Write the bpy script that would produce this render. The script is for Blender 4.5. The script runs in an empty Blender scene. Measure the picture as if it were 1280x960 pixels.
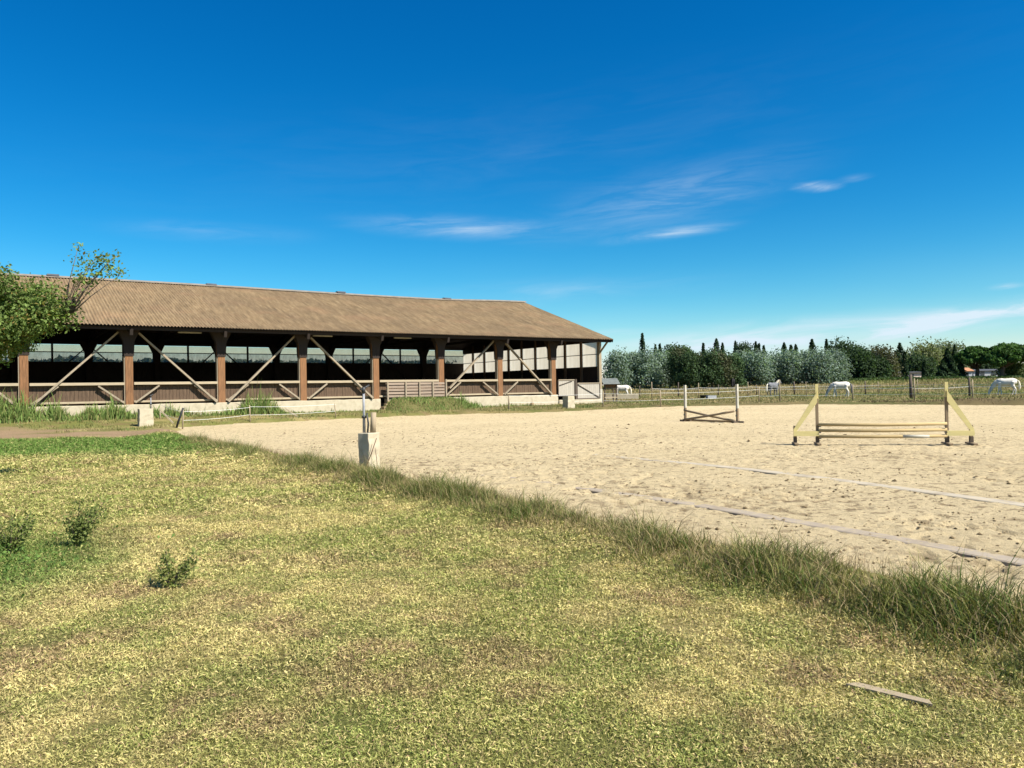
import bpy, math, random
import numpy as np
from mathutils import Matrix, Vector

rng = np.random.default_rng(7)
random.seed(7)
scene = bpy.context.scene
C = scene.collection

# ------------------------------------------------------------------ camera
CAM_Z = 1.65
FPX = 955.33                       # focal length for a 1280 px wide frame
PIT, ROL = 0.0061, 0.0169
cam_data = bpy.data.cameras.new('camera')
cam_data.sensor_fit = 'HORIZONTAL'
cam_data.sensor_width = 36.0
cam_data.lens = 36.0 * FPX / 1280.0
cam_data.clip_start = 0.05
cam_data.clip_end = 8000
cam = bpy.data.objects.new('camera', cam_data)
C.objects.link(cam)
_f = Vector((0, math.cos(PIT), math.sin(PIT)))
_u = Vector((0, -math.sin(PIT), math.cos(PIT)))
_x = Vector((1, 0, 0))
_r = _x * math.cos(ROL) - _u * math.sin(ROL)
_up = _x * math.sin(ROL) + _u * math.cos(ROL)
cam.matrix_world = Matrix(((_r.x, _up.x, -_f.x, 0), (_r.y, _up.y, -_f.y, 0),
                           (_r.z, _up.z, -_f.z, CAM_Z), (0, 0, 0, 1)))
scene.camera = cam

# ------------------------------------------------------------------ exposure
vs = scene.view_settings
vs.view_transform = 'Standard'
vs.look = 'None'
vs.exposure = 0.95
vs.gamma = 1.0
vs.use_curve_mapping = False
scene.render.resolution_x, scene.render.resolution_y = 1024, 768
scene.cycles.max_bounces = 5
scene.cycles.diffuse_bounces = 2
scene.cycles.glossy_bounces = 2
scene.cycles.transmission_bounces = 3
scene.cycles.transparent_max_bounces = 6

# ------------------------------------------------------------------ sun
SUN_EL = math.radians(47.5)
SUN_AZ = math.atan2(0.84, -0.53)          # measured from +Y towards +X
sdir = Vector((math.sin(SUN_AZ) * math.cos(SUN_EL), math.cos(SUN_AZ) * math.cos(SUN_EL), math.sin(SUN_EL)))
sl = bpy.data.lights.new('sun', 'SUN')
sl.energy = 5.0
sl.angle = math.radians(0.5)
sl.color = (1.0, 0.955, 0.87)
sun = bpy.data.objects.new('sun', sl)
sun.rotation_euler = sdir.to_track_quat('Z', 'Y').to_euler()
sun.location = (20, -20, 40)
C.objects.link(sun)

# ------------------------------------------------------------------ sky
world = bpy.data.worlds.new('World')
scene.world = world
world.use_nodes = True
nt = world.node_tree
nt.nodes.clear()


def wn(t, **k):
    n = nt.nodes.new(t)
    for a, b in k.items():
        setattr(n, a, b)
    return n


def wm(op, a, b=None, c=None, clamp=False):
    n = nt.nodes.new('ShaderNodeMath')
    n.operation = op
    n.use_clamp = clamp
    for i, v in enumerate((a, b, c)):
        if v is None:
            continue
        if isinstance(v, (int, float)):
            n.inputs[i].default_value = v
        else:
            nt.links.new(v, n.inputs[i])
    return n.outputs[0]


wout = wn('ShaderNodeOutputWorld')
bg = wn('ShaderNodeBackground')
bg.inputs['Strength'].default_value = 0.07
nt.links.new(bg.outputs[0], wout.inputs[0])
sky = wn('ShaderNodeTexSky', sky_type='NISHITA')
sky.sun_disc = False
sky.sun_elevation = SUN_EL
sky.sun_rotation = SUN_AZ
sky.altitude = 200
sky.air_density = 1.0
sky.dust_density = 0.35
sky.ozone_density = 3.0
hsv = wn('ShaderNodeHueSaturation')
hsv.inputs['Hue'].default_value = 0.496
hsv.inputs['Saturation'].default_value = 1.4
hsv.inputs['Value'].default_value = 1.03
nt.links.new(sky.outputs[0], hsv.inputs['Color'])
# clear dry air: deepen the blue by raising the colour ratios to a power
srgb = wn('ShaderNodeSeparateColor')
nt.links.new(hsv.outputs[0], srgb.inputs[0])
crgb = wn('ShaderNodeCombineColor')
for i_, pw in ((0, 1.95), (1, 1.24)):
    nt.links.new(wm('MULTIPLY', wm('POWER', wm('DIVIDE', srgb.outputs[i_], srgb.outputs[2]), pw), srgb.outputs[2]), crgb.inputs[i_])
nt.links.new(srgb.outputs[2], crgb.inputs[2])
tc = wn('ShaderNodeTexCoord')
sep = wn('ShaderNodeSeparateXYZ')
nt.links.new(tc.outputs['Generated'], sep.inputs[0])
az = wm('ARCTAN2', sep.outputs[0], sep.outputs[1])
el = wm('ARCSINE', sep.outputs[2])
# cirrus: streaked noise in azimuth / elevation, thicker in a few drifting wisps
comb = wn('ShaderNodeCombineXYZ')
nt.links.new(wm('MULTIPLY', wm('ADD', az, wm('MULTIPLY', el, 0.25)), 7.0), comb.inputs[0])
nt.links.new(wm('MULTIPLY', wm('SUBTRACT', el, wm('MULTIPLY', az, 0.06)), 46.0), comb.inputs[1])
n1 = wn('ShaderNodeTexNoise')
n1.inputs['Scale'].default_value = 1.0
n1.inputs['Detail'].default_value = 5
n1.inputs['Roughness'].default_value = 0.62
n1.inputs['Distortion'].default_value = 0.6
nt.links.new(comb.outputs[0], n1.inputs['Vector'])
streak = wm('MULTIPLY', wm('SUBTRACT', n1.outputs[0], 0.40), 3.2, clamp=True)
comb2 = wn('ShaderNodeCombineXYZ')
nt.links.new(wm('MULTIPLY', az, 3.0), comb2.inputs[0])
nt.links.new(wm('MULTIPLY', el, 9.0), comb2.inputs[1])
n2 = wn('ShaderNodeTexNoise')
n2.inputs['Scale'].default_value = 1.3
n2.inputs['Detail'].default_value = 2
nt.links.new(comb2.outputs[0], n2.inputs['Vector'])
broad = wm('MULTIPLY', wm('SUBTRACT', n2.outputs[0], 0.45), 3.0, clamp=True)
total = None
# (azimuth, elevation, width, height, tilt, amount)
WISPS = [(-0.06, 0.208, 0.11, 0.0115, -0.05, 0.5), (0.205, 0.235, 0.13, 0.028, 0.16, 0.34),
         (0.21, 0.193, 0.060, 0.0060, 0.08, 0.7), (0.384, 0.235, 0.020, 0.0048, -0.03, 1.6),
         (0.425, 0.240, 0.015, 0.0036, 0.03, 0.65), (0.30, 0.055, 0.24, 0.017, 0.07, 1.1),
         (0.53, 0.070, 0.15, 0.010, 0.14, 1.5), (0.11, 0.068, 0.05, 0.005, 0.05, 0.5),
         (0.575, 0.103, 0.014, 0.003, 0.05, 0.8), (-0.38, 0.195, 0.09, 0.010, 0.0, 0.16),
         (0.02, 0.30, 0.45, 0.06, 0.10, 0.03), (0.05, 0.125, 0.16, 0.014, 0.04, 0.18),
         (1.1, 0.10, 0.30, 0.02, 0.05, 0.8), (-1.3, 0.14, 0.3, 0.02, -0.05, 0.6)]
dirv = wn('ShaderNodeCombineXYZ')
nt.links.new(az, dirv.inputs[0])
nt.links.new(el, dirv.inputs[1])
for a0, e0, sa, se, tl, am in WISPS:
    mp = wn('ShaderNodeMapping', vector_type='TEXTURE')
    mp.inputs['Location'].default_value = (a0, e0, 0)
    mp.inputs['Rotation'].default_value = (0, 0, math.atan(tl))
    mp.inputs['Scale'].default_value = (sa * 1.9, se * 1.9, 1)
    nt.links.new(dirv.outputs[0], mp.inputs[0])
    gr = wn('ShaderNodeTexGradient', gradient_type='QUADRATIC_SPHERE')
    nt.links.new(mp.outputs[0], gr.inputs[0])
    total = wm('MULTIPLY', gr.outputs['Fac'], am) if total is None else wm('MULTIPLY_ADD', gr.outputs['Fac'], am, total)
low = wm('EXPONENT', wm('MULTIPLY', wm('ABSOLUTE', el), -20.0))
gen = wm('MULTIPLY', wm('ADD', wm('MULTIPLY', broad, 0.45), 1.0), low)
cl = wm('ADD', wm('MULTIPLY', total, wm('ADD', wm('MULTIPLY', streak, 1.25), 0.22)), wm('MULTIPLY', gen, 0.66), clamp=True)
cl = wm('MULTIPLY', cl, 0.95)
mix = wn('ShaderNodeMixRGB')
mix.inputs[2].default_value = (5.5, 6.5, 7.3, 1)
nt.links.new(cl, mix.inputs[0])
nt.links.new(crgb.outputs[0], mix.inputs[1])
nt.links.new(mix.outputs[0], bg.inputs['Color'])

# ------------------------------------------------------------------ material helpers
MATS = {}


class NT:
    def __init__(self, name):
        m = bpy.data.materials.new(name)
        m.use_nodes = True
        self.m = m
        self.t = m.node_tree
        self.t.nodes.clear()
        self.out = self.n('ShaderNodeOutputMaterial')
        MATS[name] = m

    def n(self, ty, **k):
        x = self.t.nodes.new(ty)
        for a, b in k.items():
            setattr(x, a, b)
        return x

    def put(self, sock, v):
        if isinstance(v, (int, float)):
            sock.default_value = v
        elif isinstance(v, tuple):
            sock.default_value = v if len(v) == len(sock.default_value) else tuple(v) + (1,)
        else:
            self.t.links.new(v, sock)

    def math(self, op, a, b=0.0, clamp=False):
        x = self.n('ShaderNodeMath', operation=op, use_clamp=clamp)
        self.put(x.inputs[0], a)
        self.put(x.inputs[1], b)
        return x.outputs[0]

    def coord(self, scale=(1, 1, 1), kind='Object'):
        c = self.n('ShaderNodeTexCoord')
        mp = self.n('ShaderNodeMapping')
        mp.inputs['Scale'].default_value = scale
        self.t.links.new(c.outputs[kind], mp.inputs[0])
        return mp.outputs[0]

    def noise(self, scale, detail=4, vec=None, rough=0.55):
        x = self.n('ShaderNodeTexNoise')
        x.inputs['Scale'].default_value = scale
        x.inputs['Detail'].default_value = detail
        x.inputs['Roughness'].default_value = rough
        if vec is not None:
            self.t.links.new(vec, x.inputs['Vector'])
        return x.outputs[0]

    def ramp(self, fac, stops):
        x = self.n('ShaderNodeValToRGB')
        cr = x.color_ramp
        while len(cr.elements) < len(stops):
            cr.elements.new(0.5)
        for e, (p, c) in zip(cr.elements, stops):
            e.position = p
            e.color = tuple(c) + (1,) if len(c) == 3 else c
        self.t.links.new(fac, x.inputs[0])
        return x.outputs[0]

    def mix(self, fac, a, b, blend='MIX'):
        x = self.n('ShaderNodeMixRGB', blend_type=blend)
        self.put(x.inputs[0], fac)
        self.put(x.inputs[1], a)
        self.put(x.inputs[2], b)
        return x.outputs[0]

    def attr(self, name):
        x = self.n('ShaderNodeAttribute')
        x.attribute_name = name
        return x.outputs

    def bsdf(self, col, rough=0.8, bump=None, bstr=0.3, bdist=0.02, metal=0.0, spec=0.3):
        b = self.n('ShaderNodeBsdfPrincipled')
        self.put(b.inputs['Base Color'], col)
        self.put(b.inputs['Roughness'], rough)
        b.inputs['Metallic'].default_value = metal
        b.inputs['Specular IOR Level'].default_value = spec
        if bump is not None:
            bp = self.n('ShaderNodeBump')
            bp.inputs['Strength'].default_value = bstr
            bp.inputs['Distance'].default_value = bdist
            self.t.links.new(bump, bp.inputs['Height'])
            self.t.links.new(bp.outputs[0], b.inputs['Normal'])
        return b.outputs[0]

    def done(self, sh):
        self.t.links.new(sh, self.out.inputs[0])
        return self.m


def sc(c, k):
    return tuple(min(1, v * k) for v in c)


def wood(name, col, var=0.5, stretch=(1, 1, 0.12), scale=22, rough=0.85):
    m = NT(name)
    v = m.coord(stretch)
    f = m.noise(scale, 5, v, 0.65)
    g = m.noise(1.7, 3, m.coord((1, 1, 1)))
    oi = m.n('ShaderNodeObjectInfo')
    c = m.ramp(f, [(0.25, sc(col, 1 - var)), (0.5, col), (0.78, sc(col, 1 + var))])
    c = m.mix(m.math('MULTIPLY', g, 0.45), c, sc(col, 0.6))
    c = m.mix(m.math('MULTIPLY', oi.outputs['Random'], 0.35), c, sc(col, 1.25))
    return m.done(m.bsdf(c, rough, f, 0.4, 0.01))


def plain(name, col, rough=0.7, var=0.2, scale=6, metal=0.0, spec=0.3, bstr=0.15):
    m = NT(name)
    f = m.noise(scale, 5, m.coord())
    c = m.ramp(f, [(0.3, sc(col, 1 - var)), (0.7, sc(col, 1 + var))])
    return m.done(m.bsdf(c, rough, f, bstr, 0.01, metal, spec))


def leafmat(name, trans=0.3, rough=0.6, spec=0.25):
    m = NT(name)
    col = m.attr('Col')[0]
    b = m.bsdf(col, rough, spec=spec)
    t = m.n('ShaderNodeBsdfTranslucent')
    m.put(t.inputs[0], m.mix(1.0, col, (1.0, 1.15, 0.55, 1), 'MULTIPLY'))
    x = m.n('ShaderNodeMixShader')
    x.inputs[0].default_value = trans
    m.t.links.new(b, x.inputs[1])
    m.t.links.new(t.outputs[0], x.inputs[2])
    return m.done(x.outputs[0])


wood('post_wood', (0.215, 0.105, 0.046), 0.7, (1, 1, 0.08), 26)
wood('grey_wood', (0.30, 0.24, 0.165), 0.35, (1, 1, 1), 9)
wood('board_wood', (0.110, 0.070, 0.042), 0.7)
wood('rail_wood', (0.38, 0.305, 0.20), 0.25, (0.15, 1, 1), 14)
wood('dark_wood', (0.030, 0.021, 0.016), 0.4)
wood('fence_wood', (0.30, 0.235, 0.15), 0.35)
wood('dark_fence_wood', (0.10, 0.075, 0.055), 0.35)
wood('gate_wood', (0.30, 0.225, 0.165), 0.3, (0.15, 1, 1), 14)
wood('pole_wood', (0.42, 0.31, 0.15), 0.25, (0.2, 0.2, 1), 12)
wood('jump_wood', (0.24, 0.175, 0.105), 0.3)
wood('yellow_board', (0.64, 0.535, 0.23), 0.16, (0.2, 1, 1), 10)
wood('white_board', (0.40, 0.355, 0.285), 0.16, (1, 1, 0.2), 10)
plain('pale_paint', (0.43, 0.40, 0.32), 0.7, 0.15)
plain('galvanised', (0.26, 0.26, 0.265), 0.6, 0.2, 12, 0.2, 0.4)
plain('dark_metal', (0.05, 0.05, 0.05), 0.5, 0.2, 12, 0.3)
plain('tape', (0.75, 0.74, 0.68), 0.6, 0.05)
plain('black_rubber', (0.015, 0.015, 0.016), 0.6, 0.3)
plain('bark', (0.12, 0.09, 0.065), 0.9, 0.4, 14, bstr=0.6)
plain('ochre_stone', (0.27, 0.195, 0.11), 0.9, 0.3, 5, bstr=0.5)
plain('ridge_cap', (0.20, 0.17, 0.135), 0.85, 0.2, 3)
plain('rusty_dark', (0.10, 0.055, 0.03), 0.8, 0.4, 20)
plain('grey_sheet', (0.12, 0.13, 0.12), 0.6, 0.2, 4)
plain('roof_slate', (0.075, 0.075, 0.08), 0.8, 0.2, 2)
plain('terracotta', (0.42, 0.20, 0.10), 0.85, 0.3, 2)
plain('render_pink', (0.62, 0.50, 0.42), 0.9, 0.08, 2)
plain('render_grey', (0.36, 0.36, 0.36), 0.9, 0.1, 2)
plain('window_dark', (0.04, 0.045, 0.05), 0.2, 0.1, 3, spec=0.6)
leafmat('leaf', 0.40, 0.7, 0.1)
leafmat('needle', 0.28, 0.75, 0.08)
leafmat('grass', 0.22, 0.7, 0.15)

m = NT('cream_concrete')
v = m.coord()
f = m.noise(3, 6, v, 0.65)
f2 = m.noise(26, 4, v)
c = m.ramp(f, [(0.2, (0.30, 0.245, 0.165)), (0.5, (0.45, 0.385, 0.265)), (0.8, (0.52, 0.45, 0.325))])
c = m.mix(m.math('MULTIPLY', f2, 0.3), c, (0.42, 0.36, 0.26))
m.done(m.bsdf(c, 0.9, f2, 0.4, 0.01))

m = NT('roof_tile')                 # weathered corrugated sheets, patchy from sheet to sheet
v = m.coord((1, 1, 1))
sx = m.n('ShaderNodeSeparateXYZ')
m.t.links.new(v, sx.inputs[0])
cell = m.n('ShaderNodeCombineXYZ')
m.put(cell.inputs[0], m.math('FLOOR', m.math('MULTIPLY', sx.outputs[0], 1 / 0.885)))
m.put(cell.inputs[1], m.math('FLOOR', m.math('MULTIPLY', m.math('ADD', sx.outputs[1], 1.5), 0.72)))
wnz = m.n('ShaderNodeTexWhiteNoise')
m.t.links.new(cell.outputs[0], wnz.inputs[0])
f1 = m.noise(0.35, 4, m.coord((1, 0.5, 1)))
f2 = m.noise(1.0, 5, m.coord((5.6, 0.7, 0.5)), 0.7)
f3 = m.noise(14, 4, v, 0.75)
c = m.ramp(f2, [(0.28, (0.078, 0.053, 0.026)), (0.5, (0.180, 0.123, 0.063)), (0.72, (0.295, 0.212, 0.115))])
c = m.mix(m.math('MULTIPLY', wnz.outputs[0], 0.30), c, (0.22, 0.148, 0.078))
c = m.mix(m.math('MULTIPLY', f1, 0.35), c, (0.14, 0.092, 0.052))
c = m.mix(m.math('MULTIPLY', m.math('GREATER_THAN', f3, 0.62), 0.5), c, (0.30, 0.265, 0.18))
c = m.mix(m.math('MULTIPLY', m.math('LESS_THAN', f3, 0.38), 0.5), c, (0.075, 0.048, 0.03))
f5 = m.ramp(m.noise(0.55, 4, m.coord((0.6, 1.0, 1.0)), 0.6), [(0.52, (0, 0, 0)), (0.68, (1, 1, 1))])
c = m.mix(m.math('MULTIPLY', f5, 0.22), c, (0.27, 0.145, 0.08))
m.done(m.bsdf(c, 0.9, f3, 0.3, 0.01))


def sheet(name, lo, hi, clear, sc_=1.2):
    """aged polycarbonate: part clear, part milky, with grime"""
    m = NT(name)
    f = m.noise(sc_, 5, m.coord((1, 1, 0.35)), 0.6)
    c = m.ramp(f, [(0.3, lo), (0.7, hi)])
    t = m.n('ShaderNodeBsdfTranslucent')
    m.put(t.inputs[0], c)
    tr = m.n('ShaderNodeBsdfTransparent')
    m.put(tr.inputs[0], c)
    x = m.n('ShaderNodeMixShader')
    x.inputs[0].default_value = clear
    m.t.links.new(t.outputs[0], x.inputs[1])
    m.t.links.new(tr.outputs[0], x.inputs[2])
    y = m.n('ShaderNodeMixShader')
    y.inputs[0].default_value = 0.94
    m.t.links.new(m.bsdf(c, 0.5), y.inputs[1])
    m.t.links.new(x.outputs[0], y.inputs[2])
    m.done(y.outputs[0])


sheet('translucent_sheet', (0.84, 0.77, 0.66), (1.0, 0.94, 0.84), 0.12)
sheet('clear_sheet', (0.96, 0.80, 0.68), (1.0, 0.86, 0.75), 0.88)
sheet('dimmed_sheet', (0.66, 0.58, 0.52), (0.92, 0.82, 0.75), 0.82, 2.2)  # lower row: darker tint imitates the weaker light coming through from behind

m = NT('sand')
v = m.coord()
f1 = m.noise(0.25, 4, v)
f2 = m.noise(3.2, 6, v, 0.7)
f3 = m.noise(13, 6, v, 0.75)
f4 = m.noise(70, 3, v, 0.75)
c = m.ramp(f1, [(0.3, (0.51, 0.40, 0.225)), (0.7, (0.59, 0.468, 0.272))])
c = m.mix(m.math('MULTIPLY', f3, 0.45), c, (0.56, 0.44, 0.255))
dk = m.ramp(m.math('ADD', m.math('MULTIPLY', f2, 0.55), m.math('MULTIPLY', f3, 0.5)),
            [(0.545, (0, 0, 0)), (0.63, (1, 1, 1))])
c = m.mix(m.math('MULTIPLY', dk, 0.22), c, (0.235, 0.16, 0.085))
c = m.mix(m.math('MULTIPLY', m.math('GREATER_THAN', f4, 0.66), 0.2), c, (0.30, 0.21, 0.12))
fA = m.ramp(m.noise(4.3, 4, v, 0.62), [(0.575, (0, 0, 0)), (0.61, (1, 1, 1))])
fB = m.ramp(m.noise(9.5, 4, m.coord((1, 1, 1), 'Object'), 0.62), [(0.585, (0, 0, 0)), (0.62, (1, 1, 1))])
fM = m.ramp(m.noise(0.22, 3, v), [(0.36, (0.45, 0.45, 0.45)), (0.62, (1, 1, 1))])
sp = m.math('MULTIPLY', m.math('MAXIMUM', m.math('MULTIPLY', fA, 0.78), m.math('MULTIPLY', fB, 0.80)), fM)
c = m.mix(sp, c, (0.17, 0.118, 0.062))
at = m.attr('Col')
c = m.mix(at[2], c, (0.16, 0.11, 0.06))
m.done(m.bsdf(c, 0.95, m.math('ADD', f3, m.math('MULTIPLY', f4, 0.45)), 1.0, 0.05, spec=0.1))

m = NT('soil')
v = m.coord()
f1 = m.noise(0.5, 5, v)
f2 = m.noise(9, 5, v, 0.7)
f3 = m.noise(95, 5, v, 0.8)
at = m.n('ShaderNodeAttribute')
at.attribute_name = 'Col'
c = m.mix(m.ramp(f3, [(0.38, (0, 0, 0)), (0.62, (1, 1, 1))]), at.outputs[0], m.mix(1.0, at.outputs[0], (0.34, 0.34, 0.28, 1), 'MULTIPLY'))
c = m.mix(m.math('MULTIPLY', f2, 0.35), c, m.mix(1.0, at.outputs[0], (1.35, 1.3, 1.2, 1), 'MULTIPLY'))
m.done(m.bsdf(c, 0.95, m.math('ADD', f2, f3), 0.8, 0.03, spec=0.1))


def coat(name, base, spot, lo, hi, scale=3.0):
    m = NT(name)
    f = m.noise(scale, 4, m.coord(), 0.6)
    f2 = m.noise(18, 3, m.coord())
    c = m.ramp(f, [(lo, base), (hi, spot)])
    c = m.mix(m.math('MULTIPLY', f2, 0.2), c, sc(base, 0.7))
    return m.done(m.bsdf(c, 0.7, spec=0.2))


coat('coat_white', (0.72, 0.655, 0.55), (0.30, 0.28, 0.27), 0.60, 0.72, 2.2)
coat('coat_cream', (0.72, 0.655, 0.55), (0.62, 0.58, 0.52), 0.5, 0.8)
coat('coat_grey', (0.13, 0.13, 0.135), (0.30, 0.30, 0.30), 0.5, 0.75, 5)
coat('coat_black', (0.012, 0.011, 0.011), (0.03, 0.025, 0.022), 0.4, 0.8)
plain('mane_cream', (0.70, 0.62, 0.46), 0.8, 0.15, 20)
plain('mane_grey', (0.16, 0.15, 0.15), 0.8, 0.2, 20)
plain('hoof', (0.08, 0.07, 0.06), 0.6, 0.2)

# ------------------------------------------------------------------ mesh helpers


class MB:
    def __init__(self):
        self.v = []
        self.f = []

    def add(self, vs_, fs):
        o = len(self.v)
        self.v += [tuple(p) for p in vs_]
        self.f += [tuple(i + o for i in f_) for f_ in fs]
        return self

    def box(self, x0, x1, y0, y1, z0, z1):
        self.add([(x0, y0, z0), (x1, y0, z0), (x1, y1, z0), (x0, y1, z0),
                  (x0, y0, z1), (x1, y0, z1), (x1, y1, z1), (x0, y1, z1)],
                 [(0, 3, 2, 1), (4, 5, 6, 7), (0, 1, 5, 4), (1, 2, 6, 5), (2, 3, 7, 6), (3, 0, 4, 7)])
        return self

    def beam(self, p, q, w, h, up=(0, 0, 1)):
        p, q = Vector(p), Vector(q)
        d_ = (q - p).normalized()
        u_ = Vector(up)
        s = d_.cross(u_)
        if s.length < 1e-4:
            s = d_.cross(Vector((1, 0, 0)))
        s.normalize()
        u_ = s.cross(d_)
        a, b = s * w / 2, u_ * h / 2
        self.add([p - a - b, p + a - b, p + a + b, p - a + b, q - a - b, q + a - b, q + a + b, q - a + b],
                 [(0, 3, 2, 1), (4, 5, 6, 7), (0, 1, 5, 4), (1, 2, 6, 5), (2, 3, 7, 6), (3, 0, 4, 7)])
        return self

    def tube(self, pts, rad, n=8, cap=True):
        pts = [Vector(p) for p in pts]
        rings = []
        o = len(self.v)
        for i, p in enumerate(pts):
            a = pts[max(0, i - 1)]
            b = pts[min(len(pts) - 1, i + 1)]
            d_ = (b - a).normalized()
            s = d_.cross(Vector((0, 1, 0)))
            if s.length < 0.2:
                s = d_.cross(Vector((1, 0, 0)))
            s.normalize()
            w = s.cross(d_)
            r = rad[i]
            ra, rb = (r, r) if isinstance(r, (int, float)) else r     # ra in the s plane, rb across
            for k in range(n):
                t_ = 2 * math.pi * k / n
                self.v.append(tuple(p + s * (ra * math.cos(t_)) + w * (rb * math.sin(t_))))
        for i in range(len(pts) - 1):
            for k in range(n):
                a = o + i * n + k
                b = o + i * n + (k + 1) % n
                self.f.append((a, b, b + n, a + n))
        if cap:
            self.f.append(tuple(o + k for k in range(n))[::-1])
            e = o + (len(pts) - 1) * n
            self.f.append(tuple(e + k for k in range(n)))
        return self

    def prism(self, poly, axis, a, b):
        """poly: 2-D outline; extruded along axis ('x','y','z') between a and b"""
        n = len(poly)

        def P(p, c_):
            return (c_, p[0], p[1]) if axis == 'x' else (p[0], c_, p[1]) if axis == 'y' else (p[0], p[1], c_)
        self.add([P(p, a) for p in poly] + [P(p, b) for p in poly],
                 [tuple(range(n))[::-1], tuple(range(n, 2 * n))] +
                 [(i, (i + 1) % n, n + (i + 1) % n, n + i) for i in range(n)])
        return self

    def mesh(self, name, smooth=False):
        me = bpy.data.meshes.new(name)
        me.from_pydata(self.v, [], self.f)
        me.validate()
        bm_fix(me)
        if smooth:
            me.polygons.foreach_set('use_smooth', [True] * len(me.polygons))
        return me

    def build(self, name, mat, parent=None, smooth=False, bevel=0.0):
        return link(name, self.mesh(name, smooth), mat, parent, bevel)


def bm_fix(me):
    import bmesh
    b = bmesh.new()
    b.from_mesh(me)
    bmesh.ops.recalc_face_normals(b, faces=b.faces)
    b.to_mesh(me)
    b.free()


def link(name, me, mat=None, parent=None, bevel=0.0):
    o = bpy.data.objects.new(name, me)
    C.objects.link(o)
    if mat and not me.materials:
        me.materials.append(MATS[mat])
    if parent is not None:
        o.parent = parent
    if bevel:
        bv = o.modifiers.new('bevel', 'BEVEL')
        bv.width = bevel
        bv.segments = 2
        bv.limit_method = 'ANGLE'
    return o


def tag(o, label=None, cat=None, group=None, kind=None):
    if label:
        o['label'] = label
    if cat:
        o['category'] = cat
    if group:
        o['group'] = group
    if kind:
        o['kind'] = kind
    return o


def thing(name, label, cat, loc=(0, 0, 0), rz=0.0, group=None):
    o = bpy.data.objects.new(name, None)
    o.empty_display_size = 0.2
    C.objects.link(o)
    o.location = loc
    o.rotation_euler = (0, 0, rz)
    return tag(o, label, cat, group)


def np_mesh(name, V, F, cols=None, smooth=False):
    """V (n,3), F (m,k) index array, cols (n,3)"""
    me = bpy.data.meshes.new(name)
    V = np.asarray(V, np.float32)
    F = np.asarray(F, np.int32)
    k = F.shape[1]
    me.vertices.add(len(V))
    me.vertices.foreach_set('co', V.ravel())
    me.loops.add(F.size)
    me.loops.foreach_set('vertex_index', F.ravel())
    me.polygons.add(len(F))
    me.polygons.foreach_set('loop_start', np.arange(0, F.size, k, dtype=np.int32))
    me.polygons.foreach_set('loop_total', np.full(len(F), k, np.int32))
    if smooth:
        me.polygons.foreach_set('use_smooth', np.ones(len(F), bool))
    me.update(calc_edges=True)
    if cols is not None:
        ca = me.color_attributes.new('Col', 'FLOAT_COLOR', 'POINT')
        c4 = np.ones((len(V), 4), np.float32)
        c4[:, :3] = np.clip(cols, 0, 1)
        ca.data.foreach_set('color', c4.ravel())
    return me


# ------------------------------------------------------------------ noise
def _h(ix, iy, s):
    a = (ix.astype(np.int64) * 374761393 + iy.astype(np.int64) * 668265263 + s * 974634777) & 0xffffffff
    a = ((a ^ (a >> 13)) * 1274126177) & 0xffffffff
    a = a ^ (a >> 16)
    return (a & 0xffff) / 65535.0


def vnoise(x, y, s=0):
    ix, iy = np.floor(x), np.floor(y)
    fx, fy = x - ix, y - iy
    fx = fx * fx * (3 - 2 * fx)
    fy = fy * fy * (3 - 2 * fy)
    a, b = _h(ix, iy, s), _h(ix + 1, iy, s)
    c_, d_ = _h(ix, iy + 1, s), _h(ix + 1, iy + 1, s)
    return (a * (1 - fx) + b * fx) * (1 - fy) + (c_ * (1 - fx) + d_ * fx) * fy


def fbm(x, y, s=0, oct=4):
    t_, a, n_ = 0, 0.5, 0
    for i in range(oct):
        t_ = t_ + a * vnoise(x * 2 ** i, y * 2 ** i, s + i * 17)
        n_ += a
        a *= 0.5
    return t_ / n_


def sst(a, b, x):
    t_ = np.clip((x - a) / (b - a), 0, 1)
    return t_ * t_ * (3 - 2 * t_)


# ------------------------------------------------------------------ survey of the site
YAW = 0.9747
D = np.array([math.sin(YAW), math.cos(YAW)])       # along the hall
N = np.array([-math.cos(YAW), math.sin(YAW)])      # into the hall
O = np.array([3.174, 60.035])                      # last stone-walled post of the hall
HALL_T1, HALL_W = 4.87, 21.98
EDGE = np.array([-3.11, 15.93])                    # block standing on the arena's left edge


def tq(x, y):
    return (x - O[0]) * D[0] + (y - O[1]) * D[1], (x - O[0]) * N[0] + (y - O[1]) * N[1]


def base(x, y):
    """height of the undisturbed ground"""
    x, y = np.asarray(x, float), np.asarray(y, float)
    r = np.hypot(x, y)
    z = np.interp(r, [0, 46, 62, 85, 118, 400, 4000], [0, 0, 0.25, 0.40, 1.72, 1.9, 1.9])
    t_, q_ = tq(x, y)
    w = sst(-7.0, -0.6, q_) * sst(12, 6, t_)
    return z * (1 - w) + 0.28 * w


def gz(x, y):
    return float(base(x, y))


def ray(u, v):
    a, b = (u - 640) / FPX, (480 - v) / FPX
    c_, s = math.cos(ROL), math.sin(ROL)
    X, V = c_ * a + s * b, -s * a + c_ * b
    c_, s = math.cos(PIT), math.sin(PIT)
    return np.array([X, c_ - s * V, s + c_ * V])


def spot(u, v, dz=0.0):
    """point on the ground seen at a given place of the survey photograph"""
    r = ray(u, v)
    z = 0.0
    for _ in range(60):
        k = (z + dz - CAM_Z) / r[2]
        if k < 0 or k > 400:
            k = 400
        z = 0.5 * z + 0.5 * gz(r[0] * k, r[1] * k)
    return np.array([r[0] * k, r[1] * k, z])


def at_depth(u, dist):
    r = ray(u, 478)
    p = r / r[1] * dist
    return p[0], p[1], gz(p[0], p[1])


def zat(u, v, dist):
    r = ray(u, v)
    return CAM_Z + r[2] / r[1] * dist


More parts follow.
